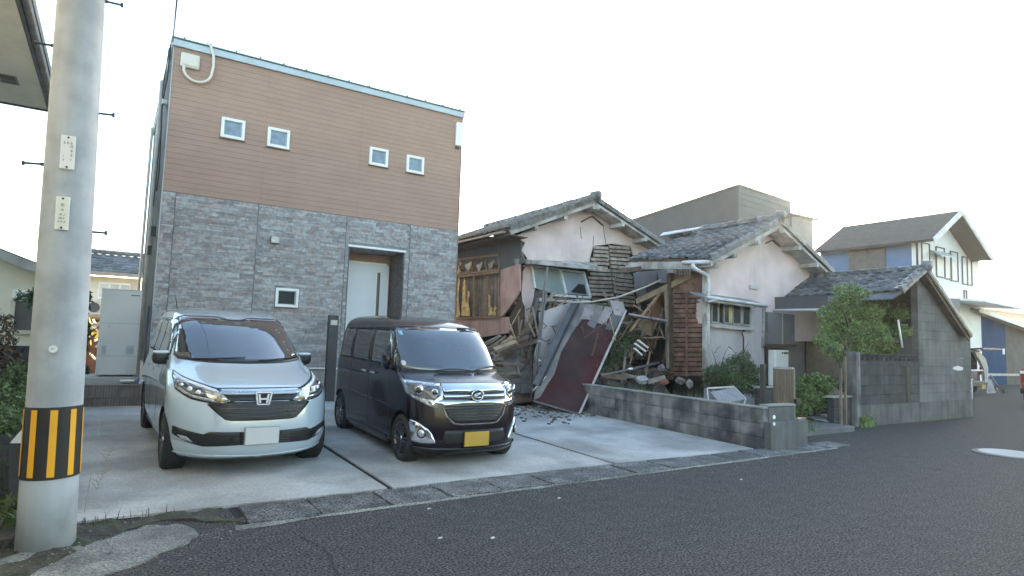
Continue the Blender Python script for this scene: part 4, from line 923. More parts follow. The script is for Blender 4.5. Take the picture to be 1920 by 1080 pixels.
# lath side wall
LX = on(1325, 600, 'Y', G2).x-.06
l2 = lambda *p, x=LX: [on(a, b, 'X', x) for a, b in p]
slab('mud_shade_backing', l2((1250, 515), (1327, 505), (1327, 715), (1252, 712), x=LX+.06), (-1, 0, 0), .05, lathback, h2)  # side wall backing, shade between laths put into its dark colour
yy = 543.
k = 0
while yy < 706:
    for (a, b) in ((1262, 1287), (1288, 1320)):
        if b == 1320 and 562 < yy < 605: b = 1306
        P = l2((a, yy+rl.uniform(-.5, .5)), (b+rl.uniform(-1, 1), yy-.3), (b, yy+6.6), (a, yy+6.9)); slab('lath', P, (-1, 0, 0), .015, lathr, h2)
    yy += 9.1; k += 1
beam('corner_post', *l2((1257, 512), (1257, 712), x=LX-.03), .1, .1, timberd, h2, (1, 0, 0))
beam('corner_post', *l2((1323, 505), (1323, 712), x=LX-.03), .1, .1, M('weathered_white_timber', (.42, .41, .4)), h2, (1, 0, 0))
beam('middle_stud', *l2((1287.5, 545), (1287.5, 706), x=LX-.02), .03, .03, lathr, h2, (1, 0, 0))
slab('plaster_remnant', ragged(l2((1306, 562), (1322, 556), (1322, 611), (1310, 610), (1304, 592)), .01, .08, 4), (-1, 0, 0), .03, plaster, h2)
slab('upper_panel', l2((1264, 512), (1322, 506), (1322, 545), (1264, 545), x=LX+.02), (-1, 0, 0), .03, lathr, h2)
for k in range(6): beam('hanging_straw', *l2((1268+k*5, 503), (1269+k*5, 514+rl.uniform(0, 3)), x=LX-.06), .03, .03, M('pale_straw', (.4, .38, .34), .9), h2, (1, 0, 0))
# roof: ridge sags to the rear
RR2 = on(1279, 440, 'X', A2.x); RR2 = Vector((A2.x, 12.2, RR2.z-.02)); 
EX = EL2.x; E1r = on(1188, 490, 'X', EX); E1r = Vector((EX-.15, E1r.y, E1r.z))
Rr = on(1240, 458, 'X', A2.x-.2); Rr = Vector((A2.x-.2, max(Rr.y, 13.2), Rr.z))
Rm = on(1285, 441, 'X', A2.x)
print('roof2', A2, Rm, EL2, E1r, Rr)
roof_slope(h2, A2+Vector((0, .1, .07)), Rm+Vector((0, 0, -.03)), EL2+Vector((0, .1, .05)), E1r+Vector((0, 0, .03)), .27, .26, tile_m, .045, .022, seed=6, skip=lambda a, b: (a > .93 and b < .18))
mesh('roof_board', *slabV4([A2, Rm, Vector((ER2.x, Rm.y, ER2.z)), ER2], Vector((.4, 0, .9)).normalized(), .05), tile_m, h2)
ridge_tiles(h2, A2+Vector((0, .02, .1)), A2.lerp(Rm, .78)+Vector((0, 0, .08)), tile_m, .06, .3, .07, 5, .015)
ridge_tiles(h2, A2.lerp(Rm, .84)+Vector((-.25, 0, -.05)), Rm+Vector((-.3, .3, -.1)), tile_m, .06, .3, .07, 9, .03)
MB().cyl(A2+Vector((0, -.08, .16)), A2+Vector((0, .12, .2)), .12, 14).box(A2+Vector((-.12, -.05, 0)), A2+Vector((.12, .1, .13))).out('ridge_end_tile', tile_m, h2, True)
for (a, b) in ((A2, EL2), (A2, ER2)):
    beam('bargeboard', a+Vector((0, .02, -.05)), b+Vector((0, .02, -.05)), .04, .13, wood_w, h2); verge_tiles(h2, a+Vector((0, -.03, .03)), b+Vector((0, -.03, .03)), tile_m)
    mesh('soffit', *slabV4([a+Vector((0, .04, -.1)), a+Vector((0, .5, -.1)), b+Vector((0, .5, -.1)), b+Vector((0, .04, -.1))], Vector((0, 0, 1)), .02), wood_w, h2)
    for t in (.02, .34, .68, .93):
        p = a.lerp(b, t)+Vector((0, .0, -.17)); box('purlin_end', p+Vector((-.05, -.02, -.05)), p+Vector((.05, .46, .05)), wood_w, h2)
tube('eave_gutter', [EL2+Vector((-.08, 0, -.03)), EL2.lerp(E1r, .28)+Vector((-.1, 0, -.05))], .045, gw, h2, 8)
beam('eave_fascia', EL2.lerp(E1r, .15)+Vector((-.03, 0, -.1)), E1r+Vector((-.1, 0, -.14)), .05, .17, wood_w, h2)
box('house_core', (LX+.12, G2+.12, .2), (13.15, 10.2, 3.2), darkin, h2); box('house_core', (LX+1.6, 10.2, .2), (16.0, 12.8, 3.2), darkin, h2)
# loose pale sheet on the ridge
slab('slipped_sheet', [A2.lerp(Rm, .72)+Vector((-.28, 0, .12)), A2.lerp(Rm, .72)+Vector((-.5, 0, .03)), Rm+Vector((-.9, .1, -.1)), Rm+Vector((-.55, .3, .05))], (-.3, 0, 1), .02, M('pale_sheet', (.5, .5, .5), .6), h2)
# ================================================================== porch roof and dark block wall (road side, right)
WY = 6.7
wl = lambda *p, y=WY: [on(a, b, 'Y', y) for a, b in p]
bw = thing('block_boundary_wall', 'dark stained block wall rising to a tile-topped gable on the road side', 'wall', (15, 6.7, 0))
xa, xb, xc = wl((1611, 700))[0].x, wl((1721, 600))[0].x, wl((1821, 700))[0].x
zl = wl((1611, 663))[0].z; za = wl((1721, 533))[0].z+.05; zc = wl((1821, 632))[0].z
apx = wl((1738, 517))[0]
rb_ = random.Random(12)
def blocks(x0, x1, z0, top, bwid, bh, y, mat, root, thick=.14, n0=0):
    z = z0; r = 0
    while True:
        any_ = False; x = x0-(bwid/2 if r % 2 else 0)
        while x < x1:
            a, b = max(x, x0)+.0025, min(x+bwid, x1)-.0025; x += bwid
            if b-a < .04: continue
            zt0, zt1 = min(z+bh-.006, top(a)), min(z+bh-.006, top(b))
            if max(zt0, zt1) < z+.03: continue
            zt0 = max(zt0, z+.01); zt1 = max(zt1, z+.01); d = rb_.uniform(0, .0015); any_ = True
            V = [(a, y-d, z), (b, y-d, z), (b, y-d, zt1), (a, y-d, zt0), (a, y+thick, z), (b, y+thick, z), (b, y+thick, zt1), (a, y+thick, zt0)]
            mesh('block', V, [[0, 1, 2, 3], [5, 4, 7, 6], [4, 0, 3, 7], [1, 5, 6, 2], [3, 2, 6, 7], [4, 5, 1, 0]], mat, root)
        z += bh; r += 1
        if not any_ or r > 30: break
MB().box((xa, WY-.02, -.05), (xc, WY+.18, .42)).out('footing', M('wall_footing', (.09, .09, .088), .9, .3, 2.5, .5, streak=.3), bw)
ztop = lambda x: zl if x < xb else (za+(apx.z-za)*(x-xb)/(apx.x-xb) if x < apx.x else apx.z+(zc-apx.z)*(x-apx.x)/(xc-apx.x))
blocks(xa, xb, .42, lambda x: zl-.16, .4, .2, WY, dblock_m, bw)
blocks(xb, xc, .42, ztop, .4, .2, WY-.003, M('grey_render_block', (.135, .132, .128), .9, .2, 2, .4, tint=(.08, .08, .08), tscale=.8, streak=.2, rnd=.08), bw)
# moss along foot and up the joint
V = []; F = []
for k in range(41):
    X = xb-.5+(xc-.4-xb)*k/40; V += [(X, WY-.025, .0), (X, WY-.16-.08*mnoise.noise(Vector((X*2, 0, 0))), .006)]
for k in range(40): F.append([2*k, 2*k+1, 2*k+3, 2*k+2])
mesh('moss_strip', V, F, moss, bw)
P = [Vector((xb-.58+.16*mnoise.noise(Vector((z*3, 1, 0))), WY-.006, .42+z*.1)) for z in range(9)]; P2 = [Vector((xb-.42+.06*mnoise.noise(Vector((z*3, 5, 0))), WY-.006, .42+z*.1)) for z in range(9)]
slab('moss_streak', P+P2[::-1], (0, -1, 0), .004, moss, bw)
# openwork top row: hollow ornamental blocks
x = xa+.02
while x < xb-.15:
    mb = MB(); z0 = zl-.16; w = .19
    mb.box((x, WY, z0), (x+w-.006, WY+.12, z0+.025)).box((x, WY, z0+.14), (x+w-.006, WY+.12, z0+.165)).box((x, WY, z0), (x+.02, WY+.12, z0+.16)).box((x+w-.026, WY, z0), (x+w-.006, WY+.12, z0+.16)).beam((x+.02, WY+.06, z0+.02), (x+w-.03, WY+.06, z0+.14), .1, .02)
    mb.out('openwork_block', dblock_m, bw); x += w
box('end_pillar', (xa-.14, WY-.03, 0), (xa-.002, WY+.17, zl+.03), M('stained_pillar', (.17, .17, .17), .9, .4, 4, .5, streak=.5), bw, .01)
P = wl((1788, 688), (1797, 686), (1806, 689), (1805, 694), (1797, 695), (1787, 692), y=WY-.012); slab('repair_patch', P, (0, -1, 0), .012, M('white_filler', (.6, .6, .58), .8, .1), bw)
# porch roof
pr_ = thing('porch_roof', 'small tiled entrance roof with grey corrugated skirt joining the white house to the block gable', 'roof', (15, 8, 2))
PA1 = wl((1740, 506), y=WY-.25)[0]; PA2 = on(1490, 524, 'X', PA1.x); PA2 = Vector((PA1.x, min(PA2.y, 11), PA2.z))
eL = on(1694, 546, 'Y', WY-.25); eL = Vector((eL.x, WY-.25, eL.z)); eR = on(1446, 560, 'X', eL.x)
roof_slope(pr_, PA1+Vector((0, .05, .0)), PA2, eL, eR, .27, .24, tile_m, .05, .012, seed=4)
ridge_tiles(pr_, PA1+Vector((0, 0, .02)), PA2+Vector((0, 0, .02)), tile_m, .06, .3, .05, 7, .006)
MB().cyl(PA1+Vector((0, -.07, .1)), PA1+Vector((0, .1, .12)), .1, 14).box(PA1+Vector((-.1, -.04, -.03)), PA1+Vector((.1, .08, .08))).out('ridge_end_tile', tile_m, pr_, True)
eRR = on(1822, 630, 'Y', WY-.2); verge_tiles(pr_, PA1+Vector((.05, 0, -.02)), eRR, tile_m, .5, .25, .06)
verge_tiles(pr_, PA1+Vector((-.05, 0, -.02)), eL, tile_m, .2, .22, .06)
beam('bargeboard', PA1+Vector((.05, .05, -.12)), eRR+Vector((0, .05, -.1)), .03, .09, timberd, pr_)
mesh('roof_board', *slabV4([PA1, PA2, Vector((eRR.x, PA2.y, eRR.z)), eRR], Vector((.5, 0, .8)).normalized(), .05), tile_m, pr_)
# corrugated skirt sheets and plain fascia
s0 = eL+Vector((-.02, 0, -.02)); dd = (eR-eL); cor = M('corrugated_grey', (.13, .135, .145), .45, .15, 3, metal=.2)
V = []; F = []; n = 60
for k in range(n+1):
    t = k/n*.52; p = s0+dd*t; z_ = .022*math.cos(k*math.pi)
    V += [p+Vector((.1, 0, .04+z_)), p+Vector((-.42, 0, -.17+z_)), ]
for k in range(n): F.append([2*k, 2*k+1, 2*k+3, 2*k+2])
mesh('corrugated_skirt', V, F, cor, pr_)
p, q = s0+dd*.45+Vector((-.42, 0, -.02)), eR+Vector((-.42, -.1, .0)); mesh('fascia_panel', *slabV4([p, q, q-Vector((-.02, 0, .3)), p-Vector((-.02, 0, .3))], Vector((-1, 0, 0)), .03), M('slate_fascia', (.085, .09, .1), .5, .1), pr_)
tube('gutter', [p+Vector((-.05, 0, -.33)), q+Vector((-.05, 0, -.33))], .035, M('pale_gutter', (.5, .53, .55), .4), pr_, 8)
tube('support_pole', [on(1684, 600, 'Y', WY+.2), on(1692, 652, 'Y', WY+.2)], .02, whitep, pr_, 6)
# entrance behind the tree: walls, door
en = thing('entrance_porch', 'shaded house entrance with grey walls and dark red-brown door under the small tiled roof', 'porch', (14, 9, .15))
ey = G2+.25
slab('entrance_wall', wl((1437, 570), (1800, 560), (1800, 720), (1437, 720), y=ey), (0, -1, 0), .06, M('porch_grey', (.2, .2, .205), .85, .15, 3), en)
slab('entrance_door', wl((1512, 585), (1576, 590), (1576, 712), (1512, 706), y=ey-.04), (0, -1, 0), .05, M('dark_red_door', (.03, .014, .013), .6, .2), en)
slab('door_panel', wl((1440, 585), (1490, 590), (1490, 645), (1440, 645), y=ey-.3), (0, -1, 0), .3, M('bay_grey', (.17, .17, .18), .7, .15), en)
beam('bay_ledge', *wl((1434, 650), (1490, 648), y=ey-.34), .1, .05, darksteel, en)
beam('door_mullion', *wl((1467, 580), (1467, 645), y=ey-.32), .02, .02, greyp, en)
for x_ in (1576, 1584): beam('timber_post', *wl((x_, 590), (x_, 725), y=ey-.5), .05, .05, M('old_post', (.17, .13, .1), .8), en)
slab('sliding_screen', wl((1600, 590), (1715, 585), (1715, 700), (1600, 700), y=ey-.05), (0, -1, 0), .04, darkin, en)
# outdoor water heater
t = thing('gas_water_heater', 'white box water heater fixed on the shaded wall behind the slatted gate', 'heater', (13.2, 8.9, .5))
c0, c1 = on(1454, 656, 'Y', G2-.2), on(1479, 700, 'Y', G2-.2); b_ = MB().box((c0.x, G2-.2, c1.z-.3), (c1.x, G2, c0.z), None, .01).out('case', whitep, t)
box('exhaust', (c1.x-.2, G2-.215, c0.z-.09), (c1.x-.04, G2-.2, c0.z-.05), blackm, b_); MB().cyl((c1.x-.26, G2-.2, c0.z-.07), (c1.x-.26, G2-.215, c0.z-.07), .02, 10).out('intake', blackm, b_)

# ================================================================== low block wall by the driveway
lw = thing('low_block_wall', 'low weathered concrete block wall along the right edge of the driveway', 'wall', (8.2, 7.5, 0))
BX = 8.17; y0, y1 = 5.72, 10.6; yy = y0; k = 0
def ztp(y): return .625-.0*(y-5.7) if y < 6 else .625+.0
while yy < y1:
    ye = min(yy+.4, y1); g = GS(yy)
    box('block', (BX, yy+.003, g+.39), (BX+.12, ye-.003, .60+g*.4), block_m, lw, .004)
    box('block', (BX, yy+.003, g+.195), (BX+.12, ye-.003, g+.384), block_m, lw, .004)
    box('block', (BX, yy+.003, g-.05), (BX+.12, ye-.003, g+.189), block_m, lw, .004)
    yy = ye; k += 1
y_ = y0
while y_ < y1:
    ye = min(y_+.6, y1); box('coping', (BX-.008, y_, .605+GS(y_)*.4), (BX+.13, ye-.002, .635+GS(y_)*.4), cap_m, lw, .006); y_ = ye
# road-side return and lower pillar
x0, x1 = BX+.1, 9.35
box('end_block', (BX+.01, 5.6, -.02), (x1-.25, 5.715, .42), M('rendered_block', (.115, .12, .12), .9, .2, 3, .5, streak=.3), lw, .006)
box('end_block', (BX+.13, 5.72, .1), (8.95, 5.86, .62), M('rendered_block', (.115, .12, .12)), lw, .006)
box('end_block', (BX+.13, 5.72, .63), (8.98, 5.88, .66), cap_m, lw, .005)
MB().cyl((BX+.08, 5.592, .50), (BX+.08, 5.6, .50), .03, 12).cyl((BX+.08, 5.592, .40), (BX+.08, 5.6, .40), .025, 12).out('white_spot', whitep, lw)
# concrete edge strip at foot
# ================================================================== gate leaf
gt = thing('slatted_gate', 'brown vertical slat gate leaf standing open beside the low block wall end', 'gate', (10, 6.3, 0))
gp0, gp1 = on(1449, 800, 'Z', .05), on(1488, 806, 'Z', .05)
a = Vector((on(1453, 690, 'Y', 6.35).x, 6.35, 0)); b = Vector((on(1487, 688, 'Y', 6.0).x, 6.0, 0)); ztg = on(1470, 690, 'Y', 6.2).z; zbg = .12
slm = M('gate_slat_brown', (.16, .125, .09), .5, .12, 4, rnd=.1); n = 8
for k in range(n):
    p = a.lerp(b, (k+.5)/n); MB().beam(p+Vector((0, 0, zbg)), p+Vector((0, 0, ztg-.02)), (b-a).length/n*.72, .025, (0, -1, 0)).out('slat', slm, gt)
beam('top_rail', a+Vector((0, 0, ztg)), b+Vector((0, 0, ztg)), .05, .035, alu, gt); beam('bottom_rail', a+Vector((0, 0, zbg)), b+Vector((0, 0, zbg)), .045, .05, slm, gt)
beam('stile', a+Vector((0, 0, .05)), a+Vector((0, 0, ztg)), .045, .045, slm, gt); beam('stile', b+Vector((0, 0, .05)), b+Vector((0, 0, ztg)), .045, .045, slm, gt)
beam('latch_post', a+Vector((-.25, .05, 0)), a+Vector((-.25, .05, ztg+.05)), .07, .07, M('gate_post_dark', (.05, .045, .04), .5), gt)
box('latch', b+Vector((-.02, -.07, .62)), b+Vector((.1, .02, .7)), blackpl, gt)
for o_ in (a.lerp(b, .62), b): MB().cyl(o_+Vector((0, -.03, .0)), o_+Vector((0, -.03, .16)), .022, 8).cyl(o_+Vector((0, -.05, .03)), o_+Vector((0, .05, .03)), .03, 10).out('caster', steel, gt)
# inner low wall + planter behind, posts
t = thing('garden_block_wall', 'short grey garden block wall half hidden by weeds left of the dark boundary wall', 'wall', (11.5, 7.4, .1))
x = 10.6
while x < 12.9:
    for j in range(3): box('block', (x+.003, 7.5, .12+j*.2), (x+.397, 7.62, .12+j*.2+.194), dblock_m, t, .004)
    x += .4
box('coping', (10.6, 7.49, .725), (12.9, 7.63, .76), cap_m, t, .004)
t = thing('low_entry_wall', 'low dark retaining wall with pale coping joining the boundary wall end pillar', 'wall', (12.2, 6.75, 0))
for j in range(3): box('block', (11.9, 6.78, .0+j*.19), (12.25, 6.92, .184+j*.19), dblock_m, t, .004); box('block', (12.256, 6.78, .0+j*.19), (xa-.15, 6.92, .184+j*.19), dblock_m, t, .004)
box('coping', (11.85, 6.76, .575), (xa-.145, 6.94, .61), cap_m, t, .005)
t = thing('rusty_post_pair', 'two slim rusty gate posts standing at the entry beside the dark wall', 'post', (11.9, 6.5, 0))
for x_, zt in ((1577, 690), (1586, 668)): p = on(x_, 800, 'Y', 6.62); q = on(x_, zt, 'Y', 6.62); box('post', (p.x-.02, 6.6, 0), (p.x+.02, 6.64, q.z), M('rust_post', (.16, .12, .09), .8, .3), t)
# paved entry step
o = box('entry_step', (9.4, 6.35, -.02), (11.85, 9.1, .1), M('entry_concrete', (.11, .11, .115), .85, .2, 2, .4), None, .01); o['kind'] = 'structure'
# papers on the step
t = thing('white_paper_sheets', 'crumpled white sheets lying on the entry step behind the gate', 'paper', (11, 7, .1))
P = [on(x_, y_, 'Z', .12) for x_, y_ in ((1508, 780), (1530, 776), (1532, 770), (1562, 776), (1566, 784), (1552, 790), (1530, 786))]
slab('sheet', P, (0, 0, 1), .012, whitep, t); P = [on(x_, y_, 'Z', .16) for x_, y_ in ((1534, 771), (1560, 777), (1564, 783), (1540, 779))]; slab('sheet', P, (0, 0, 1), .02, whitep, t)
box('sheet_mark', on(1536, 777.5, 'Z', .165)+Vector((0, 0, 0)), on(1546, 780, 'Z', .165)+Vector((.0, .06, .003)), M('blue_grey_mark', (.2, .24, .3), .6), t)

# ================================================================== far right: post, kei van with open hatch, blue shed, red car
t = thing('white_pipe_post', 'white painted pipe post leaning at the far corner of the dark wall', 'post', on(1821, 774, 'Z', 0))
p = on(1821, 774, 'Z', 0); q = p+Vector((0, 0, 1)); q = on(1820, 712, 'Y', p.y); tube('pipe', [p, q], .035, whitep, t, 8); MB().cyl(q, q+Vector((0, 0, .03)), .05, 10).out('cap', whitep, t)
box('base_block', p+Vector((.05, .1, 0)), p+Vector((.45, .4, .9)), dblock_m, t)
# van from behind, hatch up
vn = thing('delivery_minivan', 'dark small van with its rear hatch open and cargo inside beyond the dark wall', 'van', on(1828, 742, 'Z', 0))
vc = on(1828, 741, 'Z', 0); vd = vc.y; cz = lambda x_, y_: on(x_, y_, 'Y', vd)
L0, R0_ = cz(1805, 700).x, cz(1846, 700).x; zt = cz(1830, 658).z
vb = MB(); vb.box((L0, vd+.12, .3), (R0_, vd+3.3, .95), None, .08); vb.box((L0+.05, vd+.2, .9), (L0+.12, vd+3.0, zt), None, .03).box((R0_-.12, vd+.2, .9), (R0_-.05, vd+3.0, zt), None, .03).box((L0+.05, vd+.1, zt-.05), (R0_-.05, vd+2.9, zt+.04), None, .03).box((L0+.1, vd+1.3, .9), (R0_-.1, vd+1.35, zt-.05))
vb.box((L0+.02, vd+.16, .5), (R0_-.02, vd+1.2, .92)).box((L0+.02, vd+.15, .9), (L0+.3, vd+.3, zt)); vb.out('body', M('navy_paint', (.03, .035, .06), .25, coat=1.), vn)
P = [cz(1829, 660), cz(1838, 661), cz(1848, 672), cz(1853, 690), cz(1852, 717), cz(1847, 717), cz(1845, 692), cz(1838, 676), cz(1832, 668)]
slab('white_pillar', P, (0, -1, 0), .1, M('reflective_pillar', (.3, .31, .33), .4), vn)
mesh('hatch', *slabV4([Vector((L0+.1, vd+.2, zt+.05)), Vector((R0_-.05, vd+.2, zt+.05)), Vector((R0_-.1, vd-.6, zt+.12)), Vector((L0+.15, vd-.6, zt+.12))], Vector((0, 0, 1)), .06), M('navy_paint', (.03, .035, .06)), vn)
rc = random.Random(9)
cg = thing('van_cargo', 'brown boxes and white cloth heaped in the open hatch of the far small van', 'cargo', (vc.x, vd+.3, .95))
for k in range(7): X = L0+.2+rc.uniform(0, .8)*(R0_-L0-.5); Z = .95+rc.uniform(0, .5); box('box', (X, vd+.2+rc.uniform(0, .3), Z), (X+rc.uniform(.2, .4), vd+.7, Z+rc.uniform(.12, .25)), M('cargo_brown', (.12, .07, .05), .8, .3, rnd=.5), cg, .01)
mb = MB()
for k in range(8): pebble(mb, (L0+.2+k*.03, vd+.12, 1.0+k*.1), .12)
mb.out('white_cloth', whitep, cg)
box('bumper', (L0, vd-.02, .32), (R0_, vd+.12, .52), blackpl, vn, .03); box('load_sill', (L0+.1, vd+.02, .9), (R0_-.05, vd+.14, .95), whitep, vn, .01)
p = cz(1843, 725); box('licence_plate', (p.x-.16, vd-.04, p.z-.08), (p.x+.16, vd-.02, p.z+.08), M('yellow_plate', (.42, .27, .04)), vn)
for s in (L0+.12, R0_-.12):
    for yy in (vd+.5, vd+2.7): MB().cyl((s-.08, yy, .28), (s+.08, yy, .28), .28, 20).out('wheel', rubber, vn, True)
for s in (L0+.03, R0_-.11): box('tail_lamp', (s, vd+.08, .75), (s+.09, vd+.13, 1.05), M('red_lens', (.35, .02, .02), .2), vn, .01)
# metal frame debris beside it
t = thing('folded_metal_trolley', 'pale metal trolley frame lying beside the far open-hatch van', 'trolley', on(1862, 738, 'Z', 0))
g = on(1856, 739, 'Z', 0).y
cy_ = lambda x_, y_: on(x_, y_, 'Y', g)
for p, q in (((1853, 706), (1866, 736)), ((1857, 703), (1884, 735)), ((1858, 712), (1872, 728)), ((1853, 706), (1858, 702)), ((1866, 736), (1875, 728))): tube('frame_tube', [cy_(*p), cy_(*q)+Vector((0, .1, 0))], .03, steel, t, 6)
for x_ in (1868, 1884): p = cy_(x_, 733); MB().cyl(p, p+Vector((0, .06, 0)), .1, 14).out('wheel', rubber, t, True)
slab('canvas', [cy_(*p) for p in ((1852, 712), (1858, 712), (1868, 737), (1850, 738))], (0, -1, 0), .03, M('grey_canvas', (.3, .31, .31), .8), t)
# red tail-lamp vehicle at the frame edge
t = thing('parked_kei_truck', 'dark rear corner of a parked vehicle with red lamp at the right picture edge', 'truck', on(1922, 758, 'Z', 0))
g = on(1918, 758, 'Z', 0).y; c5 = lambda x_, y_: on(x_, y_, 'Y', g)
p = c5(1911, 730); zz = c5(1915, 690).z
box('body', (p.x, g-1.45, .45), (p.x+3, g, zz-.0), M('red_dark_paint', (.22, .03, .03), .3, coat=1.), t, .06); box('bumper', (p.x-.06, g-1.4, .35), (p.x+.02, g-.02, c5(1915, 727).z), blackpl, t, .03)
box('rear_window', (p.x+.12, g-1.35, zz), (p.x+2.8, g-.1, zz+.45), carglass, t, .05); box('tail_lamp', (p.x-.03, g-.3, c5(1915, 712).z), (p.x+.1, g-.05, c5(1915, 700).z), M('red_lens', (.35, .02, .02)), t, .01)
box('tail_lamp_white', (p.x-.03, g-.3, c5(1915, 700).z), (p.x+.1, g-.05, c5(1915, 695).z), whitep, t)
for s in (p.x+.5, p.x+2.5):
    for yy in (g-.1, g-1.35): MB().cyl((s, yy-.08, .27), (s, yy+.08, .27), .27, 20).out('wheel', rubber, t, True)
# blue corrugated shed
sh = thing('blue_shed', 'blue metal-clad shed with sloping dark roof and white fascia at the far right', 'shed', (37, 13.5, 0))
s0y = 13.4; q5 = lambda x_, y_: on(x_, y_, 'Y', s0y)
xl_, xm_, xr_ = q5(1822, 650).x, q5(1886, 650).x, q5(1925, 650).x+6
zA, zB = q5(1830, 586).z, q5(1922, 618).z; slope = (zB-zA)/(q5(1922, 618).x-q5(1830, 586).x); zf = lambda x: zA+slope*(x-q5(1830, 586).x)
x = xl_; bl = M('blue_cladding', (.02, .065, .15), .85, .1, 2, spec=.05, rnd=.05)
while x < xm_: x2 = min(x+.45, xm_); slab('cladding_panel', [Vector((x+.006, s0y, .0)), Vector((x2-.006, s0y, 0)), Vector((x2-.006, s0y, zf(x2)-.1)), Vector((x+.006, s0y, zf(x)-.1))], (0, -1, 0), .05, bl, sh); x = x2
slab('door_panel', [Vector((xm_, s0y, 0)), Vector((xr_, s0y, 0)), Vector((xr_, s0y, zf(xr_)-.1)), Vector((xm_, s0y, zf(xm_)-.1))], (0, -1, 0), .05, M('shed_grey', (.05, .055, .06), .7, .3, 1), sh)
mesh('roof', *slabV4([Vector((xl_-.4, s0y-.5, zf(xl_-.4))), Vector((xr_, s0y-.5, zf(xr_))), Vector((xr_, s0y+9, zf(xr_)+2.2)), Vector((xl_-.4, s0y+9, zf(xl_-.4)+2.2))], Vector((0, 0, 1)), .1), M('shed_roof', (.12, .11, .12), .6, .2), sh)
beam('fascia', (xl_-.4, s0y-.52, zf(xl_-.4)-.04), (xr_, s0y-.52, zf(xr_)-.04), .04, .2, whitep, sh); beam('base_rail', (xm_-4, s0y-.05, q5(1860, 702).z), (xr_, s0y-.05, q5(1915, 704).z), .05, .12, M('pale_rail', (.4, .4, .36), .7), sh)
p = q5(1881, 659); box('notice', (p.x-.12, s0y-.03, p.z-.15), (p.x+.12, s0y-.005, p.z+.15), whitep, sh)
for k in range(4): a_ = on(1895+k*9, 610+k*2, 'Y', s0y+2); tube('roof_pipe', [a_, a_+Vector((.3, .5, .5))], .05, steel, sh, 6)
tube('roof_pipe', [on(1890, 603, 'Y', s0y+2), on(1935, 606, 'Y', s0y+2)], .05, steel, sh, 6)
# ================================================================== blue and white two-storey house
bh = thing('blue_house', 'two-storey house with blue side wall, white gable front and brown pitched roof', 'house', (30, 13.3, 0))
hx, hy = 30.1, 13.27
c6 = lambda x_, y_: on(x_, y_, 'Y', hy)
apb = c6(1805, 400); erb = c6(1856, 484); xr6 = c6(1838, 560).x; eL6 = Vector((hx, hy, c6(1718, 452).z))
slab('gable_front', [Vector((hx, hy, 0)), Vector((xr6, hy, 0)), Vector((xr6, hy, c6(1838, 478).z)), Vector((apb.x, hy, apb.z-.15)), Vector((hx, hy, eL6.z))], (0, -1, 0), .2, M('white_stucco', (.8, .78, .74), .7, .04), bh)
box('side_wall', (hx, hy+.2, 0), (hx+.2, hy+4.5, eL6.z-.02), M('blue_wall', (.12, .19, .32), .85, .08, spec=.1), bh); box('rear_mass', (hx+.2, hy+.2, 0), (xr6, hy+4.6, eL6.z-.1), M('blue_wall', (.16, .22, .33)), bh)
rfm = M('brown_metal_roof', (.06, .052, .045), .8, .12, 2)
ov = Vector((-.35, -.9, -.12)); rl0 = Vector((hx-.5, hy-.9, eL6.z-.05)); rl1 = Vector((hx-.5, hy+4.6, eL6.z-.05)); a9, e9 = on(1803, 394, 'Y', hy-.9), on(1861, 484, 'Y', hy-.9); ra0 = Vector((a9.x, hy-.9, a9.z)); ra1 = Vector((a9.x, hy+4.6, a9.z)); rr0 = Vector((e9.x, hy-.9, e9.z)); rr1 = Vector((e9.x, hy+4.6, e9.z))
mesh('roof', *slabV4([rl0, rl1, ra1, ra0], Vector((-.3, 0, .95)).normalized(), .12), rfm, bh); mesh('roof', *slabV4([ra0, ra1, rr1, rr0], Vector((.3, 0, .95)).normalized(), .12), rfm, bh)
for a, b in ((ra0, rl0), (ra0, rr0)): beam('bargeboard', a+Vector((0, -.03, -.08)), b+Vector((0, -.03, -.08)), .05, .25, M('pale_barge', (.62, .61, .58), .6), bh)
mesh('soffit', *slabV4([ra0+Vector((0, 0, -.16)), Vector((apb.x, hy, apb.z-.08)), Vector((erb.x, hy, erb.z-.2)), rr0+Vector((0, 0, -.16))], Vector((0, 0, 1)), .02), M('pale_barge', (.62, .61, .58)), bh)
sx7 = lambda x_, y_: on(x_, y_, 'X', hx)
P = [sx7(1592, 461), sx7(1661, 460)]; zz0, zz1 = sx7(1620, 463).z, sx7(1620, 515).z
ya, yb = sorted((sx7(1592, 480).y, sx7(1661, 480).y))
w = box('window', (hx-.05, ya, zz1), (hx, yb, zz0), M('window_bronze', (.11, .095, .07), .5), bh)
for a, b in ((ya+.06, (ya+yb)/2-.03), ((ya+yb)/2+.03, yb-.06)): box('pane', (hx-.07, a, zz1+.06), (hx-.052, b, zz0-.06), M('grey_blind', (.09, .09, .088), .5), w)
for (x0, y0_, x1, y1_) in ((1728, 458, 1741, 505), (1755, 466, 1769, 518), (1771, 477, 1782, 522), (1782, 474, 1794, 526), (1804, 483, 1812, 532), (1813, 486, 1820, 534), (1807, 545, 1811, 563)):
    a, b = c6(x0, y1_), c6(x1, y0_); w = MB()
    for p, q in (((a.x, a.z), (a.x, b.z)), ((b.x, a.z), (b.x, b.z)), ((a.x, b.z), (b.x, b.z)), ((a.x, a.z), (b.x, a.z))): w.beam((p[0], hy-.03, p[1]), (q[0], hy-.03, q[1]), .05, .035)
    w = w.out('window', M('dark_frame', (.08, .08, .09), .5), bh); box('pane', (a.x+.03, hy-.02, a.z+.03), (b.x-.03, hy-.004, b.z-.03), M('pale_curtained_pane', (.66, .64, .6), .4, .05), w)
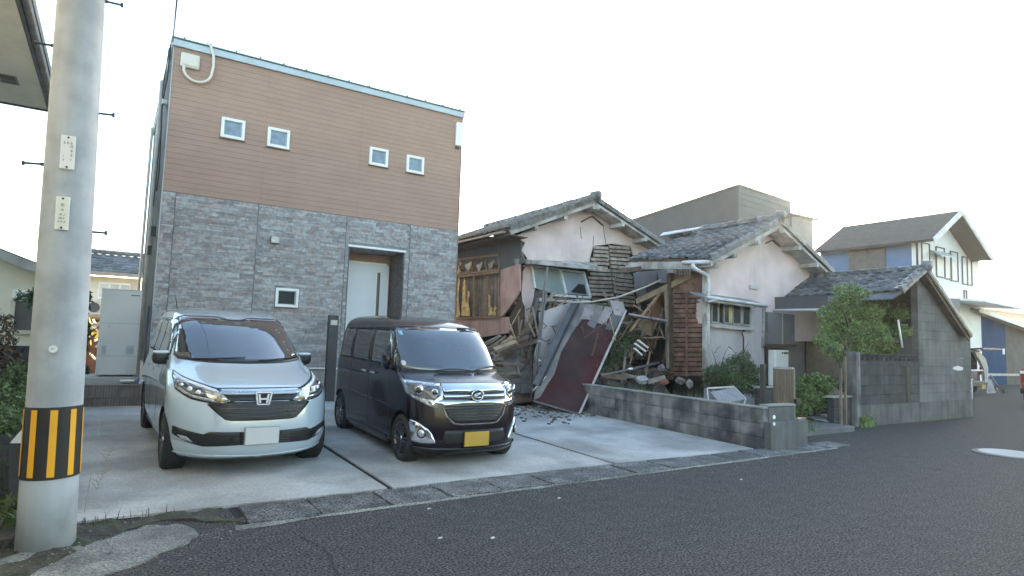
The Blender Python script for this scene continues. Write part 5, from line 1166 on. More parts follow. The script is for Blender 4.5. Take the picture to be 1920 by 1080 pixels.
p = c6(1743, 478); q = c6(1771, 478); mesh('window_hood', *slabV4([Vector((p.x, hy, p.z+.25)), Vector((q.x, hy, p.z+.3)), Vector((q.x, hy-.5, p.z)), Vector((p.x, hy-.5, p.z-.05))], Vector((0, 0, 1)), .05), M('green_hood', (.4, .5, .48), .4), bh)
beam('corner_pipe', (hx-.05, hy-.05, 0), (hx-.05, hy-.05, eL6.z), .07, .07, darksteel, bh, (1, 0, 0))
a, b = c6(1800, 575), c6(1842, 578); mesh('porch_canopy', *slabV4([Vector((a.x-1.5, hy, a.z+.35)), Vector((b.x, hy, b.z+.1)), Vector((b.x, hy-1.6, b.z)), Vector((a.x-1.5, hy-1.6, b.z+.1))], Vector((0, 0, 1)), .08), whitep, bh)
# ================================================================== brown flat-roofed building behind
bb = thing('dark_flat_building', 'dark flat-roofed clad building rising behind the tiled roofs', 'building', (22, 18, 0))
c = on(1385, 349, 'Z', 7.5); e = on(1482, 381, 'Z', 7.5); lfar = on(1185, 414, 'Z', 7.5)
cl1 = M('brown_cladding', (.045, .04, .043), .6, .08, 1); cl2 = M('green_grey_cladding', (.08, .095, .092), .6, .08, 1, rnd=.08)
dirn = (lfar-c).normalized(); 
def wallq(name, a, b, z0, z1, nrm, m, th=.05): return mesh(name, *slabV4([Vector((a.x, a.y, z0)), Vector((b.x, b.y, z0)), Vector((b.x, b.y, z1)), Vector((a.x, a.y, z1))], Vector(nrm).normalized(), th), m, bb)
n1 = Vector((-(lfar-c).y, (lfar-c).x, 0)).normalized(); n1 = n1 if n1.dot(-c) > 0 else -n1
far = c+dirn*9.0
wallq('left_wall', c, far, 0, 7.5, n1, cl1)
n2 = Vector((-(e-c).y, (e-c).x, 0)).normalized(); n2 = n2 if n2.dot(-c) > 0 else -n2
z = 3.; 
while z < 7.45: wallq('cladding_board', c+n2*.02, e+n2*.02, z, min(z+.21, 7.48), n2, cl2, .05); z += .225
core = [Vector((c.x, c.y, 0)), Vector((e.x, e.y, 0)), Vector((e.x, e.y, 0))+dirn*9, Vector((far.x, far.y, 0))]
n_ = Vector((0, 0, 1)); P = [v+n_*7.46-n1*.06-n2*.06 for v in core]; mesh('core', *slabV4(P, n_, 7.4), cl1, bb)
beam('roof_trim', c+Vector((0, 0, .03)), far+Vector((0, 0, .03)), .12, .08, M('trim_dark', (.07, .07, .07), .5), bb); beam('roof_trim', c+Vector((0, 0, .03)), e+Vector((0, 0, .03)), .12, .08, M('trim_dark', (.07, .07, .07)), bb)
b2 = thing('grey_annex_building', 'lower greenish grey clad block to the right of the dark flat-roofed building', 'building', (26, 16, 0))
p = on(1484, 402, 'Z', 7.0); q = on(1524, 414, 'Z', 7.0); dv = Vector((-.1, 1, 0)).normalized()*6
mesh('walls', *slabV4([p, q, q+dv, p+dv], Vector((0, 0, 1)), 7.0), M('pale_green_clad', (.1, .12, .12), .6, .1), b2)
box('roof_trim', p+Vector((-.05, -.06, -.02)), Vector((q.x+.05, q.y+.05, q.z+.06)), M('trim_dark', (.07, .07, .07)), b2)
# far low house at right
t = thing('distant_house', 'hazy pale distant house beyond the blue shed roof', 'house', (60, 25, 0))
p = on(1840, 575, 'Y', 27); q = on(1885, 585, 'Y', 27); box('walls', (p.x, 27, 0), (q.x+14, 33, q.z), M('far_wall', (.5, .45, .38), .8), t); mesh('roof', *slabV4([Vector((p.x-.5, 26.5, q.z)), Vector((q.x+14, 26.5, q.z)), Vector((q.x+14, 30, q.z+1.7)), Vector((p.x+3, 30, q.z+1.7))], Vector((0, -.3, .9)).normalized(), .2), M('far_roof', (.25, .18, .13), .7), t)

# ================================================================== left side
# beige building with deep eave, top left
lb = thing('beige_building', 'beige building with deep vented eave looming at the top left edge', 'building', (-4, 8, 0))
ez = 5.5; ecr = on(90, 206, 'Z', ez); X0 = ecr.x; Yf = ecr.y; so_ = M('soffit_beige', (.85, .8, .68), .8, .08)
Wx = X0-.9; 
box('eave_soffit', (X0-6, -2, ez), (X0, Yf, ez+.06), so_, lb); box('fascia', (X0-.0, -2, ez-.03), (X0+.05, Yf+.03, ez+.2), M('dark_fascia', (.09, .09, .1), .5), lb); box('fascia', (X0-6, Yf, ez-.03), (X0, Yf+.05, ez+.2), M('dark_fascia', (.09, .09, .1)), lb)
tube('eave_gutter', [(X0+.09, -2, ez+.08), (X0+.09, Yf, ez+.02)], .06, M('dark_fascia', (.09, .09, .1)), lb, 8)
box('roof', (X0-6, -2.1, ez+.2), (X0+.12, Yf+.15, ez+.32), tile_w, lb)
box('wall', (Wx-6, -2, 0), (Wx, Yf-1.4, ez), beige, lb)
for yy in (Yf-1.3-.3, Yf-4.4, Yf-7.5): v_ = box('eave_vent', (X0-.55, yy, ez-.012), (X0-.3, yy+.42, ez-.002), M('vent_frame', (.3, .27, .22), .6), lb)
for yy in (Yf-1.3-.3, Yf-4.4, Yf-7.5): box('vent_grille', (X0-.52, yy+.03, ez-.02), (X0-.33, yy+.39, ez-.013), darksteel, lb)
pc_ = on(18, 205, 'Z', ez); tube('downpipe', [(Wx+.08, Yf-1.3, ez-.05), (Wx+.08, Yf-1.3, .1)], .05, M('mauve_pipe', (.3, .26, .3), .5), lb, 8)
# single-storey house, left
ls = thing('low_beige_house', 'low cream single-storey house with white-framed window behind the utility pole', 'house', (-4, 19, 0))
ly = 19.; c8 = lambda x_, y_: on(x_, y_, 'Y', ly)
rt_ = c8(66, 500); la_ = c8(-60, 450); xr8 = c8(126, 560).x
slab('gable_wall', [Vector((-9, ly, .1)), Vector((xr8, ly, .1)), Vector((xr8, ly, c8(120, 530).z)), c8(66, 508), c8(-60, 460), Vector((-9, ly, c8(-60, 460).z))], (0, -1, 0), .2, cream, ls)
dr_ = (rt_-la_); e2 = c8(130, 524); mesh('roof', *slabV4([la_+Vector((0, -.5, .08)), e2+Vector((0, -.5, .08)), e2+Vector((0, 7, .08)), la_+Vector((0, 7, .08))], Vector((.3, 0, 1)).normalized(), .12), M('dark_roofing', (.05, .05, .055), .6), ls)
beam('bargeboard', la_+Vector((0, -.52, -.06)), e2+Vector((0, -.52, -.06)), .05, .2, M('grey_barge', (.3, .29, .27), .6), ls)
box('rear_body', (-9, ly+.2, .1), (xr8-.05, ly+6, 2.6), cream, ls)
a, b = c8(20, 622), c8(58, 562); w = MB()
for p, q in (((a.x, a.z), (a.x, b.z)), ((b.x+.3, a.z), (b.x+.3, b.z)), ((a.x, b.z), (b.x+.3, b.z)), ((a.x, a.z), (b.x+.3, a.z))): w.beam((p[0], ly-.05, p[1]), (q[0], ly-.05, q[1]), .09, .09)
w = w.out('window', M('cream_frame', (.62, .58, .46), .5), ls); box('pane', (a.x, ly-.03, a.z), (b.x+.3, ly-.01, b.z), M('dim_pane2', (.11, .105, .1), .15, .2), w); box('shutter_box', (a.x-.02, ly-.14, b.z+.03), (b.x+.35, ly, b.z+.22), whitep, w)
box('plinth', (-9, ly-.02, .08), (xr8, ly-.002, c8(20, 648).z), dblock_m, ls)
# tiled house further back
th = thing('distant_tiled_house', 'cream two-storey house with grey tiled roof seen between the pole and the brown house', 'house', (-.5, 31, 0))
ty = 30.; c9 = lambda x_, y_: on(x_, y_, 'Y', ty)
a, b = c9(120, 516), c9(262, 516); box('wall', (a.x, ty, 0), (b.x, ty+7, a.z+.05), cream, th)
zr, ze = c9(200, 494).z, c9(200, 513).z
roof_slope(th, Vector((a.x-.5, ty+2.2, zr+.55)), Vector((b.x+.5, ty+2.2, zr+.55)), Vector((a.x-.5, ty-.6, ze)), Vector((b.x+.5, ty-.6, ze)), .3, .42, tile_m, .04, .01, seed=11)
ridge_tiles(th, Vector((a.x-.5, ty+2.2, zr+.6)), Vector((b.x+.5, ty+2.2, zr+.6)), tile_m, .08, .5, .1)
beam('eave_fascia', (a.x-.5, ty-.62, ze-.05), (b.x+.5, ty-.62, ze-.05), .04, .14, M('aged_gutter', (.3, .24, .2)), th)
p, q = c9(183, 560), c9(245, 532); w = box('window', (p.x, ty-.08, p.z), (q.x, ty, q.z), whitep, th)
for k in range(3): xw = p.x+(q.x-p.x)*(k+.08)/3; box('pane', (xw, ty-.1, p.z+.08), (xw+(q.x-p.x)*.27, ty-.082, q.z-.08), M('pale_pane', (.5, .52, .5), .3) if k else M('lattice_pane', (.6, .58, .55), .5), w)
tube('window_rail', [Vector((p.x-.15, ty-.3, q.z+.3)), Vector((q.x, ty-.3, q.z+.35))], .07, M('aged_gutter', (.3, .24, .2)), th, 6)
p = c9(181, 577); t = thing('outdoor_fan_unit', 'small outdoor air conditioner unit on the distant cream wall', 'air conditioner', (p.x, ty-.3, p.z-.3)); box('case', (p.x-.35, ty-.4, p.z-.3), (p.x+.35, ty-.05, p.z+.25), M('ac_beige', (.5, .48, .42), .5), t, .02); MB().cyl((p.x-.08, ty-.42, p.z), (p.x-.08, ty-.4, p.z), .2, 20).out('fan_grille', darksteel, t)
t = thing('lean_to_shed', 'dark cluttered lean-to at the back of the passage left of the tall grey tank', 'shed', (-1, 22, 0))
a, b = on(148, 590, 'Y', 22), on(192, 600, 'Y', 22)
box('roof', (a.x-.6, 21.4, b.z), (b.x, 23, b.z+.07), timberd, t); box('back_wall', (a.x-.6, 23, 0), (b.x+.6, 23.05, b.z), M('rust_panel', (.13, .07, .05), .8, .4, 3), t)
for k in range(3): box('post', (a.x-.5+k*.62, 21.5, 0), (a.x-.44+k*.62, 21.56, b.z), timberd, t)
rj = random.Random(21); jn = thing('scrap_pile', 'pile of white and brown household scrap in the passage beside the tall grey tank', 'scrap', (-.5, 19, .1))
for k in range(26):
    x_, y_ = rj.uniform(165, 192), rj.uniform(600, 668); p = on(x_, y_, 'Y', 19+rj.uniform(0, 1.5)); d = Vector((rj.uniform(-.2, .2), rj.uniform(-.1, .1), rj.uniform(-.2, .2)))
    MB().beam(p, p+d, .03, .05).out('scrap_piece', M('scrap_white', (.55, .54, .52), .6) if k % 3 else M('scrap_yellow', (.5, .38, .06), .6), jn)
# tall tank unit
tk = thing('tall_tank_unit', 'tall grey-white hot water tank cabinet at the left corner of the brown house', 'tank', (.1, 12.9, .15))
ty = 13.05; c9 = lambda x_, y_: on(x_, y_, 'Y', ty)
a, b = c9(192, 541), c9(264, 703); zb_, zt_ = b.z, a.z
box('cabinet', (a.x, ty, zb_), (c9(263, 600).x, ty+.6, zt_), greyp, tk, .01)
cx0, cx1 = a.x, c9(263, 600).x; wd_ = cx1-cx0
box('top_cap', (cx0-.005, ty-.006, zt_-.015), (cx1+.005, ty+.6, zt_+.008), M('greyp2', (.36, .36, .36), .5), tk)
for f_ in (.60, .22): box('panel_seam', (cx0+.004, ty-.003, zb_+(zt_-zb_)*f_), (cx1-.004, ty+.001, zb_+(zt_-zb_)*f_+.006), M('seam_grey', (.2, .2, .2), .6), tk)
box('brand_strip', (cx1-.17, ty-.004, zt_-.10), (cx1-.03, ty, zt_-.085), darksteel, tk)
for x_, y_, w_, h_ in ((.2, .55, .05, .06), (.65, .43, .05, .06)): box('cover_plate', (cx0+wd_*x_, ty-.005, zb_+(zt_-zb_)*y_), (cx0+wd_*x_+w_, ty, zb_+(zt_-zb_)*y_+h_), M('plate_grey2', (.38, .38, .38), .5), tk)
for x_, w_ in ((.1, .07), (.7, .12)): box('sticker', (cx0+wd_*x_, ty-.003, zb_+.36), (cx0+wd_*x_+w_, ty, zb_+.52), M('sticker_grey', (.33, .34, .35), .6), tk)
for k in (cx0+.06, cx1-.1): box('foot', (k, ty+.02, .15), (k+.05, ty+.1, zb_), darksteel, tk)
box('base_slab', (cx0-.25, ty-.12, .1), (cx1+.05, ty+.7, zb_-.03), M('base_slab', (.33, .33, .31), .85, .2, 3), tk, .01)
t = thing('blue_bag', 'dark navy box with bright blue cord under the tall grey tank', 'bag', (.45, 12.85, .4))
box('box', (cx1-.22, ty-.12, .39), (cx1+.02, ty-.01, .55), M('navy_box', (.03, .04, .1), .6), t, .02); tube('cord', [(cx1+.0, ty-.16, .55), (cx1+.06, ty-.17, .62), (cx1+.02, ty-.17, .46), (cx1+.07, ty-.17, .4)], .01, M('blue_cord', (.03, .12, .5), .5), t, 6)
box('lid', (cx1-.24, ty-.14, .55), (cx1-.02, ty-.02, .585), whitep, t, .01)
t = thing('corner_drain_pipe', 'dark vertical pipe beside the tank at the house corner', 'pipe', (.55, 12.9, .15)); tube('pipe', [(.56, 12.9, .15), (.56, 12.9, 1.9)], .035, M('dark_pipe', (.05, .05, .055), .5), t)
# low slatted brown retaining wall at the end of driveway
lf = thing('low_panel_wall', 'low brown-grey ribbed block wall at the back left of the driveway', 'wall', (0, 12.6, .1))
x = -.42; rm_ = M('ribbed_brown_block', (.15, .12, .105), .85, .15, 6, .4, 60, rnd=.1)
while x < .56:
    for j in range(2):
        for k in range(6): box('block', (x+.002+k*.04, 12.6, .1+j*.2), (x+.038+k*.04, 12.7, .1+j*.2+.194), rm_, lf, .003) if x+k*.04 < .55 else None
    x += .245
box('coping', (-.43, 12.59, .5), (.57, 12.72, .53), M('coping_brown', (.2, .16, .14), .8), lf, .004)
# boundary kerb wall left of the driveway beside the pole
lk = thing('side_boundary_wall', 'low dark boundary wall with pale triangular cap just left of the utility pole', 'wall', (-.7, 7, 0))
for j in range(2):
    yy = 6.3
    while yy < 12.4: box('block', (-.62, yy+.003, .0+j*.2), (-.46, yy+.397, .194+j*.2), dblock_m, lk, .004); yy += .4
P = [on(18, 831, 'Y', 6.25), on(46, 800, 'Y', 6.25), on(60, 802, 'Y', 6.25), on(60, 831, 'Y', 6.25)]
slab('cap', P, (0, -1, 0), .3, M('pale_cap', (.55, .55, .53), .7, .1), lk); P = [on(18, 832, 'Y', 6.25), on(60, 832, 'Y', 6.25), on(60, 1000, 'Y', 6.25), on(16, 1000, 'Y', 6.25)]
slab('end_face', P, (0, -1, 0), .3, dblock_m, lk)
t = thing('left_garden_terrace', 'terraced dark garden edging with red-brown planks at the left picture edge', 'edging', (-2, 7, 0))
for k, (yy, zz, m_) in enumerate(((7.0, .55, lathr), (7.4, .63, timberd), (9.5, .45, dblock_m), (11, .55, dblock_m))): box('board', (-4, yy, zz-.1), (-1.05, yy+.3, zz), m_, t, .01)
box('stone_base', (-4, 6.6, 0), (-.75, 6.9, .45), dblock_m, t, .02)
# ================================================================== rubble between the houses
rd = random.Random(31)
def one(name, label, cat, fn, group=None):
    o = fn(); o.name = name; return tag(o, label, cat, group)
# maroon tin sheet panel leaning on the wall end
mp = thing('fallen_tin_roof', 'big maroon painted tin sheet with torn grey top leaning by the low block wall', 'roof sheet', (8.1, 9.8, .05))
BR = on(1085, 777, 'Z', .085); TR = on(1172, 583, 'Y', BR.y+.75); BL = on(1001, 751, 'Y', BR.y+.55)
nrm = (TR-BR).cross(BL-BR).normalized(); nrm = nrm if nrm.y < 0 else -nrm
m_ = lambda *p, o=0.: [onp(a, b, BR+nrm*o, nrm) for a, b in p]
slab('maroon_sheet', m_((1001, 751), (1085, 777), (1172, 583), (1093, 567)), nrm, .03, maroon, mp)
slab('grey_strip', ragged(m_((1001, 750), (1012, 745), (1040, 700), (1052, 660), (1072, 625), (1092, 598), (1102, 572), (1086, 562), (1046, 640), (1003, 735), o=.012), .006, .15, 2), nrm, .01, tin, mp)
xs_ = ((1100, 569, 1087, 598, 1108, 600, 1117, 571), (1119, 571, 1101, 608, 1115, 616, 1133, 574), (1135, 574, 1119, 605, 1137, 608, 1150, 577), (1152, 577, 1135, 618, 1152, 619, 1170, 586))
for k, q in enumerate(xs_): slab('torn_strip', ragged(m_((q[0], q[1]), (q[2], q[3]), (q[4], q[5]), (q[6], q[7]), o=.016+.003*k), .012, .07, 10+k), nrm, .008, tinl if k % 2 == 0 else tin, mp)
slab('torn_strip', m_((1143, 562), (1152, 590), (1166, 592), (1172, 580), (1168, 566), o=.03), nrm, .008, tinl, mp)
beam('edge_trim', *m_((1086, 777), (1174, 582), o=.01), .045, .04, M('pale_edge', (.36, .33, .31), .5), mp, nrm); beam('edge_trim', *m_((1000, 752), (1086, 778), o=.01), .03, .04, tin, mp, nrm)
beam('cap_strip', *m_((1079, 563), (1004, 722), o=.05), .12, .04, M('cap_strip_grey', (.075, .075, .08), .5), mp, nrm); beam('cap_strip', *m_((1088, 564), (1012, 722), o=.06), .035, .03, blackpl, mp, nrm)
beam('brace', *m_((999, 733), (1024, 706), o=.05), .025, .025, wood_w, mp, nrm)
# fallen plaster panel
fy_ = BR.y+1.5
fp = thing('fallen_plaster_panel', 'pale fallen plaster wall piece with black cracks left of the maroon sheet', 'wall piece', on(1020, 700, 'Y', fy_))
f_ = lambda *p, y=fy_: [on(a, b, 'Y', y) for a, b in p]
slab('plaster_sheet', ragged(f_((1012, 586), (1073, 567), (1078, 572), (1012, 712), (1001, 720), (1004, 660), (1014, 620)), .01, .1, 6), (0, -1, 0), .04, M('pale_plaster', (.4, .37, .38), .85, .1, 3, .2), fp)
for pts in (((1018, 605), (1025, 611), (1019, 616)), ((1032, 612), (1045, 611)), ((1036, 612), (1042, 625)), ((1013, 632), (1022, 640)), ((1024, 640), (1032, 637)), ((1026, 645), (1033, 643)), ((1005, 668), (1014, 670)), ((1028, 660), (1024, 668))):
    tube('crack', f_(*pts, y=fy_-.01), .008, blackm, fp, 4)
# pipes standing in front
t = thing('bent_pipe_frame', 'pair of thin grey metal pipes standing upright between rubble and the fallen plaster panel', 'pipe frame', on(1000, 748, 'Y', BR.y+.6))
for pts in (((1027, 500), (1019, 548), (1007, 660), (996, 748)), ((1024, 545), (1017, 600), (1008, 690), (1003, 750))): tube('pipe', f_(*pts, y=BR.y+.9), .022, tin, t, 8)
for y_ in (640, 676): MB().cyl(f_((1008, y_), y=BR.y+.88)[0], f_((1012, y_+1), y=BR.y+.88)[0], .035, 8).out('clamp', steel, t)
# torn dark felt strip
t = thing('torn_roofing_felt', 'dark torn felt strip hanging from the split wall corner below the tilted window', 'felt', on(1000, 640, 'Y', 12.2))
slab('felt', ragged(f_((1003, 545), (1018, 543), (1012, 575), (1006, 592), (1000, 640), (993, 668), (984, 676), (974, 660), (984, 632), (990, 600), (1000, 565), y=12.2), .02, .1, 7), (0, -1, 0), .03, M('felt_dark', (.07, .06, .058), .8, .4, 5, .4), t)
slab('felt_fold', ragged(f_((992, 590), (1003, 585), (990, 640), (975, 655), (968, 648), (982, 620), y=12.1), .02, .08, 8), (0, -1, 0), .03, M('tan_paper', (.2, .15, .1), .8, .4, 5, .4), t)
slab('felt_tear', ragged(f_((1006, 560), (1013, 558), (1004, 600), (998, 602), y=12.15), .01, .06, 9), (0, -1, 0), .02, M('grey_felt', (.15, .14, .14), .8), t)
# collapsed roof piece with tile courses at the left
cr = thing('collapsed_roof_piece', 'slumped piece of old shingled roof lying behind the dark plum van', 'roof piece', on(965, 745, 'Y', 11.3))
PB, PC, PD = on(925, 748, 'Y', 10.8), on(996, 750, 'Y', 10.8), on(990, 640, 'Y', 11.9); n3 = (PC-PB).cross(PD-PB).normalized(); n3 = n3 if n3.y < 0 else -n3
q3 = lambda *p, o=0.: [onp(a, b, PB+n3*o, n3) for a, b in p]
slab('roof_board', q3((915, 760), (998, 752), (1000, 700), (985, 635), (950, 640), (925, 690)), n3, .05, timberd, cr)
shm = M('old_shingle', (.13, .108, .09), .85, .3, 5, .4, 50, rnd=.25, tint=(.1, .09, .085))
for k, yy in enumerate((738, 720, 702, 684, 666)):
    xx = 922+k*5
    while xx < 994:
        w_ = rd.uniform(22, 36); slab('shingle', ragged(q3((xx, yy-1+rd.uniform(-1.5, 1.5)), (min(xx+w_-1, 997), yy-1+rd.uniform(-1.5, 1.5)), (min(xx+w_+1, 997), yy-19), (xx+2, yy-19), o=.03+.012*(5-k)), .008, .15, k), n3, .02, shm, cr); xx += w_
# heaps of broken boards
def rubble(n, xr, yr, Yr, ang, ln, mats, lab, grp, w=(.05, .14)):
    for k in range(n):
        x_, y_ = rd.uniform(*xr), rd.uniform(*yr); Y = rd.uniform(*Yr); p = on(x_, y_, 'Y', Y); a = R(rd.gauss(*ang)); L = rd.uniform(*ln)
        d = Vector((math.cos(a), rd.uniform(-.5, .5), math.sin(a))).normalized()*L/2
        if p.z-abs(d.z) < .12: p.z = .12+abs(d.z)
        o = MB().beam(p-d, p+d, rd.uniform(*w), rd.uniform(.012, .03), (rd.uniform(-.6, .6), -.8, rd.uniform(0, 1))); mt_ = rd.choice(mats); o = o.out('broken_board', mt_, None); ad = {'grey_old_board': 'weathered grey', 'dark_timber': 'dark brown', 'tan_board': 'pale tan', 'raw_timber': 'raw tan', 'reddish_lath_board': 'reddish'}.get(mt_.name, 'dull'); st = ('level' if abs(d.z) < .25*L/2 else 'steeply tilted' if abs(d.z) > .75*L/2 else 'slanting'); sz = 'long' if L > .5*(ln[0]+ln[1]) else 'short'; tag(o, f'{sz} {st} {ad} {lab}', 'board', grp)
grey_b = M('grey_old_board', (.19, .155, .125), .8, .3, 6, .3, rnd=.3); tan_b = M('tan_board', (.32, .23, .15), .8, .3, 6, .3, rnd=.3)
rubble(46, (896, 978), (632, 700), (11.2, 12.4), (22, 10), (.4, 1.1), (grey_b, timberd, tan_b, grey_b, timberd), 'splintered board heaped under the pink wall', 'boards heaped under the pink wall', (.03, .1))
rubble(16, (915, 960), (672, 712), (10.9, 11.4), (3, 5), (.35, .6), (grey_b, timberd), 'board stacked beside the slumped shingle roof', 'boards stacked beside the shingle roof', (.04, .07))
rubble(26, (1000, 1100), (556, 580), (11.6, 12.5), (30, 40), (.25, .7), (tan_b, grey_b, timber), 'broken lath beneath the tilted window', 'lath ends under the window', (.02, .05))
rubble(44, (1100, 1252), (590, 700), (10.4, 12.6), (40, 45), (.4, 1.2), (timberd, timberd, timber, grey_b, lathr), 'timber in rubble beside the lath wall', 'timbers in the central rubble')
rubble(14, (1150, 1250), (690, 722), (9.6, 10.6), (0, 14), (.4, 1.0), (timberd, grey_b, timberd), 'scrap board behind the low block wall', 'scrap boards behind the low wall')
rubble(26, (962, 1004), (590, 740), (11.0, 11.9), (75, 22), (.3, .9), (grey_b, timberd, tan_b), 'splintered lath beside the bent pipes', 'splintered laths by the bent pipes', (.015, .05))
rubble(30, (1110, 1250), (575, 700), (10.0, 11.2), (50, 50), (.3, .9), (timber, timberd, tan_b, grey_b), 'splintered stick in the central debris gap', 'sticks in the central gap', (.012, .04))
# piles (mass) under the boards
def heap(name, lab, cat, pts, hgt, mat, seed, n=26):
    x0, x1, y0_, y1_ = pts; V = []; F = []
    for j in range(n+1):
        for i in range(n+1):
            u, v = i/n, j/n; e = (math.sin(math.pi*u)*math.sin(math.pi*v))**.6; X, Y = x0+(x1-x0)*u, y0_+(y1_-y0_)*v
            V.append((X, Y, .1+hgt*e*(.55+.9*(mnoise.noise(Vector((X*2.1, Y*2.1, seed)))+.35))+.12*e*mnoise.noise(Vector((X*9, Y*9, seed)))))
    for j in range(n):
        for i in range(n): a = j*(n+1)+i; F.append([a, a+1, a+n+2, a+n+1])
    return tag(mesh(name, V, F, mat), lab, cat)
mudm = M('rubble_mud', (.06, .048, .04), .95, .5, 9, 1., 50, speck=.4, sscale=30, tint=(.1, .085, .075), tscale=4)
o = heap('rubble_mound', 'mound of dark plaster rubble below the pink side wall of the collapsed house', 'rubble', (7.3, 9.6, 11.0, 13.2), 1.0, mudm, 3); 
o = heap('debris_mound', 'mound of dirt and plaster in the gap between the two damaged houses', 'rubble', (8.5, 11.4, 9.9, 12.8), 1.15, mudm, 8)
# individual notable timbers
def piece(name, lab, cat, p, q, Y, w, h, mat, Y2=None, rnd_=False):
    a = on(*p, 'Y', Y); b = on(*q, 'Y', Y2 or Y)
    o = (MB().tube([a, a.lerp(b, .5)+Vector((0, 0, -.02)), b], w, 8) if rnd_ else MB().beam(a, b, w, h, (0, -1, .3), .004)).out(name, mat, None, rnd_); return tag(o, lab, cat)
a = [on(*p, 'Y', Y) for p, Y in (((1062, 567), 10.9), ((1110, 566), 10.6), ((1160, 557), 10.4), ((1206, 540), 10.2), ((1239, 525), 10.1))]
tag(MB().tube(a, .02, 8).out('bamboo_pole', M('pale_pole', (.4, .36, .32), .6, .2), None, True), 'long thin pale pole crossing above the maroon sheet towards the sagging eave', 'pole')
a = [on(*p, 'Y', Y) for p, Y in (((1128, 704), 9.7), ((1180, 693), 9.8), ((1236, 680), 9.9))]
t = thing('fallen_pipe', 'grey pipe with white band lying slanted low in front of the dark rubble', 'pipe', a[0]); tube('pipe', a, .024, tin, t, 8); tube('white_band', [a[1]-Vector((.03, 0, -.007)), a[1]+Vector((.08, .0, .02))], .027, whitep, t, 8)
piece('steel_channel', 'dull steel channel beam lying level between the maroon sheet top and the lath wall', 'beam', (1178, 590), (1250, 603), 10.3, .05, .1, M('channel_steel', (.24, .21, .215), .4, .2, metal=.4), 10.0)
piece('roof_beam', 'thick tan roof beam slanting up to the broken eave by the downpipe', 'beam', (1196, 566), (1300, 517), 11.2, .14, .15, tan_b, 9.6)
piece('split_rafter', 'slim tan rafter leaning steeply across the orange-brown panel', 'rafter', (1180, 622), (1236, 552), 10.6, .05, .07, timber, 10.5)
piece('short_rafter', 'short tan stick slanting down in the dark gap above the steel channel', 'rafter', (1188, 572), (1210, 588), 10.8, .03, .04, tan_b)
piece('leaning_lath_pair', 'grey lath leaning below the broken lath wall, crossing the pale pole', 'lath', (1131, 546), (1150, 586), 10.9, .07, .02, grey_b)
piece('thin_lath', 'thin pale lath hanging beside the crossing grey lath', 'lath', (1138, 560), (1158, 588), 10.8, .03, .02, wood_w)
piece('wall_stud', 'upright grey stud just left of the reddish lath wall', 'stud', (1249, 545), (1252, 690), 10.0, .06, .06, grey_b)
piece('hung_cable_pipe', 'curved brown pipe hanging beside the reddish lath wall', 'pipe', (1253, 610), (1243, 690), 9.9, .02, .02, timberd, rnd_=True)
piece('eave_fragment', 'long dark broken eave board under the sagging tiled roof', 'board', (1162, 508), (1246, 500), 10.8, .12, .05, timberd, 10.4)
piece('sill_timber', 'grey sill timber lying under the tilted window', 'timber', (1012, 562), (1106, 566), 11.9, .08, .06, wood_w)
t = thing('brown_wall_panel', 'orange-brown board panel tipped over in the rubble above the steel channel', 'panel', on(1220, 620, 'Y', 10.9))
slab('board', [on(a_, b_, 'Y', c_) for a_, b_, c_ in ((1213, 594, 10.9), (1240, 550, 10.9), (1266, 541, 10.9), (1241, 592, 10.9), (1222, 628, 10.9), (1188, 620, 10.9))], (0, -1, 0), .04, M('orange_brown_board', (.27, .15, .085), .7, .25, 4, .3), t)
slab('underside', [on(a_, b_, 'Y', 10.85) for a_, b_ in ((1190, 612), (1224, 606), (1222, 630), (1188, 622))], (0, -1, 0), .03, tan_b, t)
t = thing('grey_wall_sheet', 'grey board sheet with dark triangular hole under the sagging eave', 'sheet', on(1200, 545, 'Y', 12.6))
slab('sheet', f_((1188, 512), (1250, 502), (1252, 600), (1205, 562), (1192, 545), y=12.6), (0, -1, 0), .03, M('blue_grey_board', (.23, .23, .25), .8, .1), t)
slab('hole', f_((1233, 512), (1240, 550), (1228, 546), y=12.58), (0, -1, 0), .01, blackm, t)
t = thing('white_slat_rack', 'small white slatted rack lying tilted in the dark rubble', 'rack', on(1200, 655, 'Y', 10.2))
for (p, q) in (((1196, 638), (1214, 652)), ((1190, 644), (1210, 659)), ((1189, 653), (1203, 666))): beam('slat', *f_(p, q, y=10.2), .03, .06, whitep, t, (0, -1, 0))
for (p, q) in (((1191, 641), (1190, 655)), ((1213, 652), (1206, 668))): beam('rail', *f_(p, q, y=10.23), .03, .03, blackpl, t)
def rock(name, lab, cat, c, s, mat, seed, group=None):
    bm = bmesh.new(); bmesh.ops.create_icosphere(bm, subdivisions=3, radius=1)
    for v in bm.verts: v.co = Vector((v.co.x*s[0], v.co.y*s[1], v.co.z*s[2]))*(1+.45*mnoise.noise(v.co*1.7+Vector((seed*7, 0, 0)))+.13*mnoise.noise(v.co*4+Vector((seed*7, 3, 0))))+Vector(c)
    return tag(frombm(name, bm, mat), lab, cat, group)
rock('white_bag', 'crumpled whitish bag lying behind the low block wall', 'bag', on(1203, 712, 'Y', 9.3), (.13, .1, .09), M('bag_grey', (.28, .29, .3), .6, .15, 4, .5, 20), 2)
rock('garden_rock', 'rounded pinkish garden rock left of the bush, nearer the lath wall', 'rock', on(1276, 714, 'Y', 8.7), (.11, .09, .07), M('rock_pink', (.13, .105, .1), .9, .4, 8, .6), 5)
rock('garden_rock', 'pale jagged garden rock just left of the bush', 'rock', on(1293, 720, 'Y', 8.5), (.07, .07, .08), M('rock_pale', (.18, .16, .15), .9, .5, 9, .6), 9)
rock('red_brick', 'broken red brick lump beside the white bag', 'brick', on(1245, 716, 'Y', 8.9), (.1, .07, .05), M('brick_red', (.2, .07, .05), .9, .3), 3)
